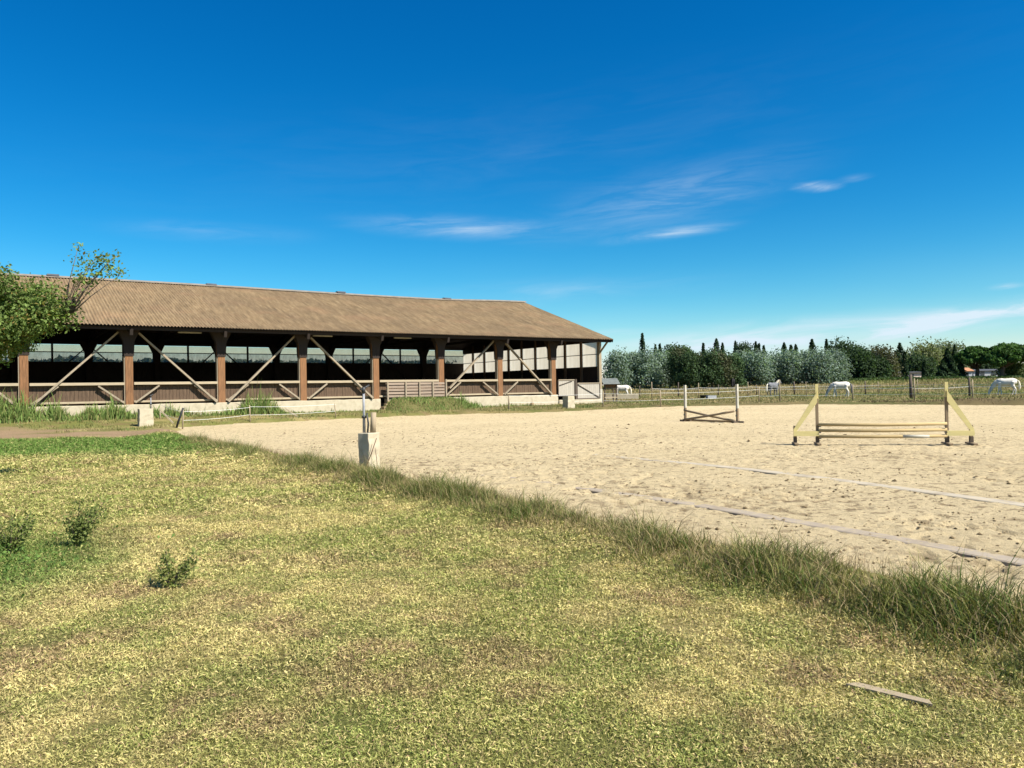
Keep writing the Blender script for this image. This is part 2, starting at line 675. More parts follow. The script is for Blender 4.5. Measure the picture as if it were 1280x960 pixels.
# outline of the sand
back = [spot(u, v)[:2] for u, v in [(222, 535), (300, 530), (360, 527.5), (440, 523.5), (500, 520.5), (560, 518.5),
                                   (690, 515.5), (780, 511), (860, 508), (1000, 506), (1100, 506), (1280, 507)]]
nd = np.array([-N[0], -N[1]])
near = [EDGE - 0.50 * D + nd * k for k in (45, 30, 20, 12.2, 8, 4, 0, -4, -8, -12, -16.5)]
SAND = np.array(back + [np.array([62, 22]), np.array([45, -30])] + near)


def poly_sd(x, y, P):
    """signed distance to polygon, positive inside"""
    x, y = np.asarray(x, float), np.asarray(y, float)
    dm = np.full(x.shape, 1e9)
    ins = np.zeros(x.shape, bool)
    for i in range(len(P)):
        a, b = P[i], P[(i + 1) % len(P)]
        e = b - a
        L = e @ e
        t_ = np.clip(((x - a[0]) * e[0] + (y - a[1]) * e[1]) / L, 0, 1)
        dm = np.minimum(dm, np.hypot(x - a[0] - t_ * e[0], y - a[1] - t_ * e[1]))
        c_ = ((a[1] > y) != (b[1] > y)) & (x < (b[0] - a[0]) * (y - a[1]) / (b[1] - a[1] + 1e-12) + a[0])
        ins ^= c_
    return np.where(ins, dm, -dm)


def edge_sd(x, y):
    return (x - EDGE[0]) * D[0] + (y - EDGE[1]) * D[1]


def ground_z(x, y):
    s = poly_sd(x, y, SAND) + (fbm(x * 1.1, y * 1.1, 5, 3) - 0.5) * 0.7
    lawn = 0.07 + 0.10 * np.exp(-((s + 0.7) / 0.6) ** 2)
    lawn = lawn + 0.05 * (fbm(x * 0.6, y * 0.6, 3, 3) - 0.5)
    # low earth bank along the far right side of the arena
    r = np.hypot(x, y)
    bank = 0.30 * np.exp(-((s + 1.0) / 0.7) ** 2) * sst(26, 30, x) * (r > 40)
    k = sst(-0.25, 0.35, s)
    return base(x, y) + (lawn + bank) * (1 - k) - 0.16 * k


# ground colours -------------------------------------------------------------
STRAW = np.array([0.51, 0.415, 0.172])
OLIVE = np.array([0.285, 0.28, 0.082])
GREEN = np.array([0.085, 0.150, 0.026])
RUSSET = np.array([0.30, 0.19, 0.11])
DIRT = np.array([0.40, 0.275, 0.165])


def mixc(a, b, w):
    return a * (1 - w[:, None]) + b * w[:, None]


def zone(x, y):
    """(green, dirt) weights of the turf"""
    P = np.stack([x, y], -1)
    # band of lusher grass this side of the bare patch
    a, b = np.array([-30.0, 24.0]), np.array([-9.5, 25.0])
    e = b - a
    t_ = np.clip(((P - a) @ e) / (e @ e), 0, 1)
    dist = np.linalg.norm(P - a - t_[:, None] * e, axis=1)
    wob = (fbm(x * 0.5, y * 0.5, 11, 3) - 0.5) * 3
    green = sst(6.2, 2.6, dist + wob) * 0.9
    # green weeds at the left edge near the camera
    dl = np.hypot((x + 6.1) / 1.9, (y - 6.7) / 1.9)
    green = np.maximum(green, 0.75 * sst(1.4, 0.55, dl + wob * 0.25))
    a, b = np.array([-32.0, 35.5]), np.array([-15.5, 31.0])
    e = b - a
    t_ = np.clip(((P - a) @ e) / (e @ e), 0, 1)
    dist = np.linalg.norm(P - a - t_[:, None] * e, axis=1)
    dirt = sst(3.4, 1.3, dist + wob * 1.3) * sst(0.30, 0.55, fbm(x * 0.35, y * 0.9, 13, 3) + 0.12)
    return green * (1 - dirt), dirt


def turf_colour(x, y):
    g, dt = zone(x, y)
    n1_ = fbm(x * 0.75, y * 0.75, 21, 4)
    n2_ = fbm(x * 1.9, y * 1.9, 31, 3)
    c = mixc(np.tile(STRAW, (len(x), 1)), OLIVE, sst(0.40, 0.58, n1_))
    c = mixc(c, RUSSET, sst(0.54, 0.70, n2_) * 0.65)
    c = mixc(c, OLIVE * np.array([0.8, 0.95, 0.8]), sst(0.50, 0.68, fbm(x * 2.6, y * 2.6, 23, 3)) * 0.6)
    c = mixc(c, GREEN, np.clip(g * (0.7 + 0.6 * n2_), 0, 1))
    c = mixc(c, DIRT, dt)
    r = np.hypot(x, y)
    fld = sst(44, 56, r)
    fc = mixc(np.tile(np.array([0.29, 0.225, 0.105]), (len(x), 1)), np.array([0.17, 0.175, 0.055]), sst(0.4, 0.62, n1_))
    c = mixc(c, fc, fld)
    sdp = poly_sd(x, y, SAND)
    return mixc(c, np.array([0.20, 0.15, 0.08]), np.exp(-((sdp + 0.9) / 0.9) ** 2) * sst(26, 30, x) * (r > 40) * 0.9)


# ------------------------------------------------------------------ ground sheet
th = np.concatenate([np.radians(np.linspace(-180, -52, 33)[:-1]), np.radians(np.linspace(-52, 52, 240)),
                     np.radians(np.linspace(52, 180, 33)[1:])])
rr = np.concatenate([[0.0], np.exp(np.linspace(math.log(1.2), math.log(4500), 470))])
R_, T_ = np.meshgrid(rr, th, indexing='ij')
gx, gy = (R_ * np.sin(T_)).ravel(), (R_ * np.cos(T_)).ravel()
gzv = ground_z(gx, gy)
nT = len(th)
ii, jj = np.meshgrid(np.arange(len(rr) - 1), np.arange(nT - 1), indexing='ij')
q0 = (ii * nT + jj).ravel()
gf = np.stack([q0, q0 + 1, q0 + nT + 1, q0 + nT], -1)[:, ::-1]
gcol = turf_colour(gx, gy) * 0.72
gcol = mixc(gcol, DIRT * 0.9, zone(gx, gy)[1])
gme = np_mesh('ground', np.stack([gx, gy, gzv], -1), gf, gcol, True)
tag(link('ground', gme, 'soil'), kind='structure')

# ------------------------------------------------------------------ sand arena
th = np.radians(np.arange(-46, 52, 0.16))
rr = np.exp(np.arange(math.log(4.2), math.log(82), 0.0062))
R_, T_ = np.meshgrid(rr, th, indexing='ij')
sx_, sy_ = (R_ * np.sin(T_)).ravel(), (R_ * np.cos(T_)).ravel()
rad = np.hypot(sx_, sy_)
ssd = poly_sd(sx_, sy_, SAND)
lump = fbm(sx_ * 2.6, sy_ * 2.6, 41, 4) - 0.5
fine = fbm(sx_ * 10, sy_ * 10, 47, 3) - 0.5
hoof = sst(0.60, 0.74, vnoise(sx_ * 6.6, sy_ * 6.6, 53)) * sst(0.35, 0.6, fbm(sx_ * 0.6, sy_ * 0.6, 57, 2))
sz_ = base(sx_, sy_) + 0.014 * lump + 0.028 * fine - 0.040 * hoof * sst(40, 12, rad) + 0.02
spk = np.maximum(sst(0.70, 0.78, vnoise(sx_ * 5.1 + 3 * fine, sy_ * 5.1 + 3 * lump, 61)), sst(0.74, 0.80, vnoise(sx_ * 8.3 + 2 * fine, sy_ * 8.3, 67))) * sst(0.40, 0.62, fbm(sx_ * 0.35, sy_ * 0.35, 63, 3))
spk = spk * sst(34, 14, rad)
sz_ = sz_ - 0.02 * spk
sc_ = np.zeros((len(sx_), 3)) + (0.62 * spk)[:, None]
nT = len(th)
ii, jj = np.meshgrid(np.arange(len(rr) - 1), np.arange(nT - 1), indexing='ij')
q0 = (ii * nT + jj).ravel()
keep = ssd[q0] > -0.7
q0 = q0[keep]
sf = np.stack([q0, q0 + 1, q0 + nT + 1, q0 + nT], -1)[:, ::-1]
used = np.unique(sf)
remap = np.full(len(sx_), -1)
remap[used] = np.arange(len(used))
sme = np_mesh('sand_arena', np.stack([sx_, sy_, sz_], -1)[used], remap[sf], sc_[used], True)
# red channel only is read as the damp-clod mask
tag(link('sand_arena', sme, 'sand'), kind='structure')


# damp clods and droppings scattered on the sand
import_n = 6500
cr = np.exp(rng.uniform(math.log(5.5), math.log(34), import_n))
ca = np.radians(rng.uniform(-40, 46, import_n))
cx, cy = cr * np.sin(ca), cr * np.cos(ca)
ok = (poly_sd(cx, cy, SAND) > 0.1) & (fbm(cx * 0.5, cy * 0.5, 141, 3) + rng.normal(0, 0.12, import_n) > 0.45)
cx, cy = cx[ok], cy[ok]
nc = len(cx)
cs = rng.lognormal(math.log(0.013), 0.45, nc) * (0.8 + np.hypot(cx, cy) / 60)
oct_ = np.array([[1, 0, 0], [0, 1, 0], [-1, 0, 0], [0, -1, 0], [0, 0, 0.6], [0, 0, -0.4]], float)
CV = np.stack([cx, cy, base(cx, cy) + 0.020 + cs * 0.1], -1)[:, None, :] + oct_[None] * cs[:, None, None] * rng.uniform(0.6, 1.5, (nc, 6, 1))
of_ = np.array([[0, 1, 4], [1, 2, 4], [2, 3, 4], [3, 0, 4], [1, 0, 5], [2, 1, 5], [3, 2, 5], [0, 3, 5]])
CF = (np.arange(nc)[:, None, None] * 6 + of_[None]).reshape(-1, 3)
CC = np.repeat(np.array([0.32, 0.235, 0.135]) * rng.uniform(0.5, 1.3, (nc, 1)), 6, 0)
tag(link('sand_clods', np_mesh('sand_clods', CV.reshape(-1, 3), CF, CC), 'soil'), 'small dark clods scattered over the near half of the sand', 'clods', kind='stuff')


# ------------------------------------------------------------------ grass
def blades(x, y, z, L, W, col, tipmul=1.15, lean=0.5, simple=False, rs=None, minlean=0.0):
    # lean may be one value or one per blade
    rs = rs or rng
    n_ = len(x)
    a = rs.uniform(0, 2 * math.pi, n_)
    ca, sa = np.cos(a), np.sin(a)
    b = rs.uniform(0, 2 * math.pi, n_)
    ln = np.abs(rs.normal(0, 1, n_)) * lean + minlean
    lx, ly = np.cos(b) * ln, np.sin(b) * ln
    h = 1 / np.sqrt(1 + ln ** 2)
    P = np.stack([x, y, z - 0.01], -1)
    side = np.stack([ca, sa, np.zeros(n_)], -1) * (W / 2)[:, None]
    d1 = np.stack([lx * 0.35 * h, ly * 0.35 * h, 0.62 * h], -1) * L[:, None]
    d2 = np.stack([lx * h, ly * h, h * 0.98], -1) * L[:, None]
    if simple:
        V = np.stack([P - side, P + side, P + d2], 1).reshape(-1, 3)
        F = np.arange(n_ * 3).reshape(-1, 3)
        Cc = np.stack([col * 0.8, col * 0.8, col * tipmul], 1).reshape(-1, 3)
    else:
        V = np.stack([P - side, P + side, P + d1 - side * 0.8, P + d1 + side * 0.8, P + d2], 1).reshape(-1, 3)
        o = (np.arange(n_) * 5)[:, None]
        F = np.concatenate([o + [0, 1, 3], o + [0, 3, 2], o + [2, 3, 4]], 0)
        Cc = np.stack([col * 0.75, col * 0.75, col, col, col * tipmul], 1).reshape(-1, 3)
    return V, F, Cc


class Sward:
    def __init__(self):
        self.V, self.F, self.C, self.n = [], [], [], 0

    def add(self, V, F, Cc):
        self.V.append(V)
        self.F.append(F + self.n)
        self.C.append(Cc)
        self.n += len(V)

    def build(self, name, label, cat='grass', mat='grass'):
        me = np_mesh(name, np.concatenate(self.V), np.concatenate(self.F), np.concatenate(self.C))
        return tag(link(name, me, mat), label, cat, kind='stuff')


def sector(r0, r1, a0, a1, dens):
    n_ = int(dens * 0.5 * (r1 ** 2 - r0 ** 2) * math.radians(a1 - a0))
    r = np.sqrt(rng.uniform(r0 ** 2, r1 ** 2, n_))
    a = np.radians(rng.uniform(a0, a1, n_))
    return r * np.sin(a), r * np.cos(a)


def litter(x, y, z, size, col, flat=0.9):
    """small broad blades, clippings and leaflets lying at all angles in the turf"""
    n_ = len(x)
    nrm = rng.normal(0, flat, (n_, 3)) + np.array([0, 0, 1.0])
    nrm /= np.linalg.norm(nrm, axis=1)[:, None]
    t_ = np.cross(nrm, rng.normal(0, 1, (n_, 3)))
    t_ /= np.linalg.norm(t_, axis=1)[:, None] + 1e-9
    b_ = np.cross(nrm, t_)
    P = np.stack([x, y, z], -1)
    L = (size * rng.uniform(0.8, 1.6, n_))[:, None]
    w = (size * rng.uniform(0.10, 0.24, n_))[:, None]
    V = np.stack([P - t_ * L * 0.5 - b_ * w, P - t_ * L * 0.3 + b_ * w, P + t_ * L * 0.6], 1).reshape(-1, 3)
    return V, np.arange(n_ * 3).reshape(-1, 3), np.repeat(col, 3, 0)


lawn = Sward()
#   r0, r1, litter per m2, litter size, blades per m2, blade length, blade width
for r0, r1, dl_, ls, dens, Lm, Wm in [(2.2, 4.4, 19000, 0.017, 9000, 0.028, 0.0025), (4.4, 7.0, 11500, 0.021, 5200, 0.030, 0.0034),
                                     (7.0, 11, 5400, 0.029, 2400, 0.033, 0.0054), (11, 18, 2200, 0.045, 1000, 0.039, 0.0088),
                                     (18, 34, 620, 0.075, 340, 0.047, 0.018)]:
    for kind in (0, 1):
        x, y = sector(r0, r1, -44, 44, dens if kind else dl_)
        s = poly_sd(x, y, SAND)
        g, dt = zone(x, y)
        cov = fbm(x * 3.0, y * 3.0, 71, 3)
        ok = (s < -0.15) & (rng.uniform(0, 1, len(x)) > dt * 1.1) & (cov + rng.normal(0, 0.16, len(x)) > 0.27)
        t_, q_ = tq(x, y)
        ok &= q_ < -2.0
        x, y, g = x[ok], y[ok], g[ok]
        z = ground_z(x, y)
        col = turf_colour(x, y)
        k = rng.uniform(0, 1, len(x))
        tuft = fbm(x * 11, y * 11, 77, 3)
        col = np.where((k < 0.26)[:, None], STRAW * 0.98, col)
        col = np.where(((k > 0.72) & (k < 0.86))[:, None], OLIVE * 0.8, col)
        col = np.where((k > 0.95)[:, None], RUSSET * 0.9, col)
        col = mixc(col, GREEN * 1.2, np.clip(g * rng.uniform(0.35, 1.2, len(x)), 0, 1))
        col = col * rng.uniform(0.82, 1.22, (len(x), 1)) * (0.66 + 0.70 * tuft)[:, None]
        if kind:
            L = Lm * np.where(k < 0.34, 1.4, 1.0) * rng.lognormal(0, 0.40, len(x)) * (1 + 0.5 * g) * (0.65 + 0.75 * fbm(x * 1.3, y * 1.3, 73, 2))
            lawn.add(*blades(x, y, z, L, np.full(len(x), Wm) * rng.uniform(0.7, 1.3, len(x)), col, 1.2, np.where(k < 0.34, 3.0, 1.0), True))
        else:
            up = rng.uniform(0, 1, len(x)) ** 1.3 * (0.010 + 0.55 * ls) * (0.4 + 1.2 * tuft)
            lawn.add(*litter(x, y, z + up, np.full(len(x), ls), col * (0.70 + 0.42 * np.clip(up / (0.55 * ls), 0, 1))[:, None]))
lawn.build('lawn_grass', 'short dry mown grass of the foreground lawn')

# tall unmown strip along the near edge of the sand
bank_g = Sward()
for k0, k1, dens, simple, wd in [(-4, 6, 2300, False, 0.0065), (6, 14, 2100, False, 0.006), (14, 24, 900, True, 0.012), (-10, -4, 700, True, 0.014)]:
    # k is metres along the edge, 0 at the point nearest the camera's right
    A0 = EDGE - N * 12.6
    n_ = int((k1 - k0) * 1.7 * dens * 0.95)
    k = rng.uniform(k0, k1, n_)
    wv = (fbm(k * 0.7, k * 0 + 3, 81, 3) - 0.5) * 0.5 - np.interp(k, [-4, 0, 5], [0.42, 0.30, 0])
    o = rng.normal(-1.08, 0.38, n_) + wv
    x = A0[0] + N[0] * k + D[0] * o
    y = A0[1] + N[1] * k + D[1] * o
    z = ground_z(x, y)
    cl_ = fbm(x * 1.4, y * 1.4, 83, 3)
    prof = np.exp(-((o - wv + 1.08) / 0.60) ** 2)
    tall = np.interp(k, [-4, 3, 7, 11, 14, 20, 24], [0.205, 0.195, 0.165, 0.145, 0.15, 0.165, 0.16])
    L = np.interp(k, [-4, 4, 8], [1.0, 1.1, 1.35]) * tall * prof * (0.48 + 0.95 * sst(0.28, 0.75, cl_)) * rng.lognormal(0, 0.30, n_)
    kk = rng.uniform(0, 1, n_) + (cl_ - 0.5) * 0.9
    col = np.where((kk < 0.42)[:, None], np.array([0.30, 0.225, 0.115]),
                   np.where((kk < 0.80)[:, None], np.array([0.165, 0.160, 0.046]), np.array([0.090, 0.130, 0.028])))
    col = col * rng.uniform(0.7, 1.35, (n_, 1))
    bank_g.add(*blades(x, y, z, L, np.full(n_, wd), col, 1.35, 1.2, simple, minlean=0.35))
    # thin dry seed stalks standing over the sand side
    n_ = int((k1 - k0) * 110)
    k = rng.uniform(k0, k1, n_)
    o = rng.normal(-0.62, 0.22, n_)
    x = A0[0] + N[0] * k + D[0] * o
    y = A0[1] + N[1] * k + D[1] * o
    L = np.interp(k, [-4, 8, 24], [0.22, 0.22, 0.20]) * rng.uniform(0.5, 1.25, n_)
    col = np.tile(np.array([0.30, 0.20, 0.12]), (n_, 1)) * rng.uniform(0.7, 1.3, (n_, 1))
    bank_g.add(*blades(x, y, ground_z(x, y), L, np.full(n_, 0.004 if not simple else 0.008), col, 1.2, 0.4, False))
bank_g.build('bank_grass', 'tall unmown grass strip along the near edge of the sand')

# weeds at the foot of the hall wall
weeds = Sward()
for t0, t1, dens, hh, w0 in [(-46, -28.5, 430, 1.10, 0.95), (-28.5, -17.5, 330, 0.85, 0.85), (-16.0, -8.0, 260, 0.42, 1.6), (-9.6, -7.4, 420, 0.85, 0.8),
                             (-7.4, 0, 90, 0.18, 0.5)]:
    n_ = int((t1 - t0) * w0 * dens)
    t_ = rng.uniform(t0, t1, n_)
    q_ = -0.35 - np.abs(rng.normal(0, w0 * 0.6, n_))
    clm = fbm(t_ * 0.35, q_ * 0.35 + 9, 91, 3)
    ok = clm + rng.normal(0, 0.10, n_) > 0.37
    t_, q_, clm = t_[ok], q_[ok], clm[ok]
    x = O[0] + D[0] * t_ + N[0] * q_
    y = O[1] + D[1] * t_ + N[1] * q_
    L = hh * (0.2 + 1.2 * sst(0.35, 0.72, clm)) * rng.lognormal(0, 0.3, len(t_)) * np.exp(-(np.abs(q_) - 0.35) / (1.4 * w0))
    col = np.array([0.15, 0.21, 0.055]) * rng.uniform(0.6, 1.5, (len(t_), 1))
    col = np.where((rng.uniform(0, 1, len(t_)) < 0.22)[:, None], np.array([0.26, 0.25, 0.09]), col)
    weeds.add(*blades(x, y, ground_z(x, y), L, np.full(len(t_), 0.05), col, 1.3, 0.45, False))
weeds.build('wall_weeds', 'bright green tall weeds along the foot of the hall wall', 'weeds')

# verge between sand and hall, and field grass beyond
field = Sward()
t_ = rng.uniform(-46, 26, 26000)
q_ = rng.uniform(-10.5, -0.4, 26000)
x = O[0] + D[0] * t_ + N[0] * q_
y = O[1] + D[1] * t_ + N[1] * q_
s = poly_sd(x, y, SAND)
ok = (s < -0.1) & (np.arctan2(x, y) < 0.75) & (zone(x, y)[1] < 0.3) & (fbm(x * 0.8, y * 0.8, 95, 3) > 0.42)
x, y = x[ok], y[ok]
col = mixc(np.tile(np.array([0.30, 0.25, 0.105]), (len(x), 1)), np.array([0.135, 0.165, 0.048]), sst(0.35, 0.65, fbm(x * 0.4, y * 0.4, 97, 3)))
col = col * rng.uniform(0.7, 1.3, (len(x), 1))
field.add(*blades(x, y, ground_z(x, y), rng.uniform(0.06, 0.2, len(x)), np.full(len(x), 0.045), col, 1.2, 0.8, True))
x, y = sector(58, 122, 3, 44, 11)
t_, q_ = tq(x, y)
s = poly_sd(x, y, SAND)
ok = (s < -0.4) & ((q_ < -1) | (t_ > 9))
x, y = x[ok], y[ok]
r = np.hypot(x, y)
bnd = fbm(x * 0.10, y * 0.22, 99, 3)
col = mixc(np.tile(np.array([0.34, 0.26, 0.125]), (len(x), 1)), np.array([0.20, 0.21, 0.065]), sst(0.40, 0.60, bnd))
col = col * rng.uniform(0.7, 1.3, (len(x), 1))
L = np.interp(r, [58, 84, 100, 122], [0.10, 0.14, 0.24, 0.28]) * rng.uniform(0.5, 1.4, len(x))
field.add(*blades(x, y, ground_z(x, y), L, np.full(len(x), 0.10), col, 1.2, 0.6, True))
# dry growth on the low bank at the far right edge of the sand
x, y = sector(44, 66, 20, 44, 30)
s = poly_sd(x, y, SAND)
ok = (s < -0.2) & (s > -2.0) & (x > 24)
x, y = x[ok], y[ok]
col = np.array([0.16, 0.115, 0.065]) * rng.uniform(0.6, 1.4, (len(x), 1))
field.add(*blades(x, y, ground_z(x, y), rng.uniform(0.1, 0.32, len(x)), np.full(len(x), 0.05), col, 1.2, 0.7, True))
field.build('field_grass', 'rough dry grass of the verge and paddock behind the sand')


# ------------------------------------------------------------------ riding hall
PHI = math.atan2(D[1], D[0])
hall = thing('riding_hall', 'long open-sided timber riding hall with brown corrugated roof', 'riding hall', (O[0], O[1], 0), PHI)
Z0, ZW, ZR, ZE, ZRG = 0.2, 1.115, 2.37, 5.45, 9.52
OH = 1.5                                    # eaves overhang
K0 = -11                                    # first bay line
TL, TR = K0 * 5.0, HALL_T1
W_ = HALL_W
SL = (ZRG - ZE) / (W_ / 2 + OH)             # roof slope


def roof_z(q):
    return ZE + SL * ((q + OH) if q <= W_ / 2 else (W_ - q + OH))


# corrugated roof slopes
PITCH = 0.177
ncor = int((TR + 0.35 - TL + 0.6) / PITCH)


def ridge_dz(t):
    """the old ridge is not quite straight"""
    return 0.20 * sst(-5, 5.2, t) + 0.025 * np.sin(t * 0.21 + 0.6)


def roof_slope(name, side, courses, per, mat='roof_tile'):
    ts = np.arange(ncor * per + 1) * PITCH / per + TL - 0.6
    pr = 0.034 * np.cos(2 * np.pi * ts / PITCH)
    n_ = len(ts)
    run = W_ / 2 + OH
    cut = 0 if side == 0 else OH - 0.15               # short eaves at the rear
    rows = []
    for c_ in range(courses):                       # each course of sheets laps a little over the one below
        for d_, lift in ((cut + (run - cut) * c_ / courses, 0.009), (cut + (run - cut) * (c_ + 1) / courses - 0.012, 0.0)):
            q_ = -OH + d_ if side == 0 else W_ + OH - d_
            jit = 0.02 * (vnoise(np.floor(ts / 0.885), np.full(n_, c_ * 3.0), 7) - 0.5) if lift else 0
            rows.append(np.stack([ts, np.full(n_, q_) + jit, ZE + SL * d_ + pr + lift + 0.03 + 0.005 * np.sin(ts * 0.9 + c_) + ridge_dz(ts) * d_ / run], -1))
    V = np.concatenate(rows)
    ii, jj = np.meshgrid(np.arange(len(rows) - 1), np.arange(n_ - 1), indexing='ij')
    i = (ii * n_ + jj).ravel()
    F = np.stack([i, i + 1, i + 1 + n_, i + n_], -1)
    if side:
        F = F[:, ::-1]
    return link(name, np_mesh(name, V, F, None, True), mat, hall)


roof_slope('roof', 0, 9, 6)
roof_slope('roof', 1, 9, 4)
prof_ = [(-0.32, -0.03), (-0.30, 0.02), (-0.08, 0.12), (0.08, 0.12), (0.30, 0.02), (0.32, -0.03), (0.0, 0.05)]
V, F = [], []
tsr = np.linspace(TL - 0.62, TR + 0.36, 60)
for t_ in tsr:
    V += [(t_, W_ / 2 + a_, ZRG + b_ + float(ridge_dz(t_)) + 0.02) for a_, b_ in prof_]
for i in range(len(tsr) - 1):
    for k in range(7):
        F.append((i * 7 + k, i * 7 + (k + 1) % 7, i * 7 + 7 + (k + 1) % 7, i * 7 + 7 + k))
F += [tuple(range(7))[::-1], tuple(range(len(V) - 7, len(V)))]
MB().add(V, F).build('ridge_cap', 'ridge_cap', hall)
for t_ in (-23.0, -13.0, -3.2, -33, -43):
    MB().prism([(W_ / 2 - 0.28, ZRG + 0.10), (W_ / 2 - 0.2, ZRG + 0.22), (W_ / 2 + 0.2, ZRG + 0.22), (W_ / 2 + 0.28, ZRG + 0.10)],
               'x', t_ - 0.35, t_ + 0.35).build('ridge_vent', 'roof_slate', hall)
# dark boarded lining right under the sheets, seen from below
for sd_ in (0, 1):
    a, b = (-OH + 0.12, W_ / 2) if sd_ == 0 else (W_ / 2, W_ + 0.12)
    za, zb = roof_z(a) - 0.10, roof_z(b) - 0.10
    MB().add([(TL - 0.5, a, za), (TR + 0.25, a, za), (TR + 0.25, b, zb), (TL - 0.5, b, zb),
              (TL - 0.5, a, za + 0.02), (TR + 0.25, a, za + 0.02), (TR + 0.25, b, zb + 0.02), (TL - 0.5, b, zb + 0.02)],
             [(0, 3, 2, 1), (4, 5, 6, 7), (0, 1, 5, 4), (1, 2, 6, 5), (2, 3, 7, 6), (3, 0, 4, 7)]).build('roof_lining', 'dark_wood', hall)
# purlins under the front overhang, and the rake boards of the right gable
for q_ in (-1.2, -0.45, 3.0, 6.5, 15.5, 19):
    z_ = roof_z(q_) - 0.20
    MB().box(TL - 0.4, TR + 0.22, q_ - 0.05, q_ + 0.05, z_ - 0.09, z_ + 0.06).build('purlin', 'dark_wood', hall)
for sgn in (0, 1):
    q_ = -OH + 0.1 if not sgn else W_ + 0.1
    MB().beam((TR + 0.27, q_, roof_z(q_) - 0.12), (TR + 0.27, W_ / 2, ZRG - 0.12), 0.04, 0.22).build('rake_board', 'dark_wood', hall)

# posts along the open front: squared timber with a flared haunch under the eaves
CW, CD = 0.40, 0.42


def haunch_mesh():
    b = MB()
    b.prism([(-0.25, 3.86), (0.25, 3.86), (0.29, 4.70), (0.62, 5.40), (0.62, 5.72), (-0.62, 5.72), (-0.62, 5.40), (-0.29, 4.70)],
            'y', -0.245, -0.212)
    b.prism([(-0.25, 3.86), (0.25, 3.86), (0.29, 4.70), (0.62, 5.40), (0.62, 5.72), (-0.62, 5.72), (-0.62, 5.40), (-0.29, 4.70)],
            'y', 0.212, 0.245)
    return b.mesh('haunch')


pm = MB()
pm.box(-CW / 2, CW / 2, -CD / 2, CD / 2, Z0, 5.78)
post_me = pm.mesh('post')
rpost_me = pm.mesh('rear_post')
pl = MB()
pl.box(-CW / 2 - 0.055, -CW / 2 - 0.003, -CD / 2 + 0.05, CD / 2 - 0.06, Z0 + 0.95, 3.85)
plank_me = pl.mesh('cheek_plank')
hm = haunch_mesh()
raft = MB()
for sgn in (0, 1):
    q0_, q1_ = (-OH + 0.2, W_ / 2) if not sgn else (W_ + 0.05, W_ / 2)
    raft.beam((0, q0_, roof_z(q0_) - 0.38), (0, q1_, ZRG - 0.45), 0.16, 0.36)
raft.beam((0, 1.3, 6.05), (0, W_ - 1.3, 6.05), 0.12, 0.22)
raft.beam((0, W_ / 2, 6.05), (0, W_ / 2, ZRG - 0.5), 0.12, 0.16)
raft.beam((0, 4.2, 6.05), (0, W_ / 2, ZRG - 1.3), 0.10, 0.14)
raft.beam((0, W_ - 4.2, 6.05), (0, W_ / 2, ZRG - 1.3), 0.10, 0.14)
raft_me = raft.mesh('truss')
for k in range(K0, 1):
    t_ = k * 5.0
    for me_, nm, mt in ((post_me, 'post', 'post_wood'), (plank_me, 'cheek_plank', 'grey_wood'), (hm, 'haunch', 'dark_wood'), (raft_me, 'truss', 'dark_wood')):  # flared haunch plates are near-black, their colour also standing in for eaves shade
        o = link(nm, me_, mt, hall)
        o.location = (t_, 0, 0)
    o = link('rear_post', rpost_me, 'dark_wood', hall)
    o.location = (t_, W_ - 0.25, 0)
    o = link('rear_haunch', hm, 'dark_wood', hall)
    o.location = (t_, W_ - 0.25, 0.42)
# lintel beam and the two-storey truss of the open front
MB().box(TL, TR, -0.12, 0.12, 5.55, 5.80).build('eaves_beam', 'dark_wood', hall)
MB().box(TL, TR, W_ - 0.35, W_ - 0.12, 5.76, 6.0).build('rear_eaves_beam', 'dark_wood', hall)
# corner post at the right end
cp = MB().box(TR - 0.13, TR + 0.13, -0.13, 0.13, 0.2, 5.75)
cp.beam((TR, -0.1, 4.5), (TR, -1.2, 5.45), 0.10, 0.12)
cp.build('corner_post', 'fence_wood', hall)
MB().box(TR - 0.15, TR + 0.15, -0.15, 0.145, 0.21, 1.5).build('painted_post_foot', 'pale_paint', hall)

# diagonal wind braces
BR = []
for top in (-6, -4, -1, -8, -10):
    BR += [(top, top - 1), (top, top + 1)]
for a, b in BR:
    if a == -1 and b == -2:
        p0, p1 = (a * 5 - 0.42, 0.0, 5.25), (b * 5 + 0.55, -0.32, 1.75)
    else:
        s_ = 1 if b > a else -1
        p0, p1 = (a * 5 + 0.35 * s_, 0.0, 5.35), (b * 5 - 0.34 * s_, -0.33, 1.16)
    MB().beam(p0, p1, 0.10, 0.20, (0, 1, 0)).build('brace', 'grey_wood', hall)
    MB().beam((p0[0], W_ - 0.42, p0[2]), (p1[0], W_ - 0.42, 1.2), 0.08, 0.16, (0, 1, 0)).build('rear_brace', 'dark_wood', hall)

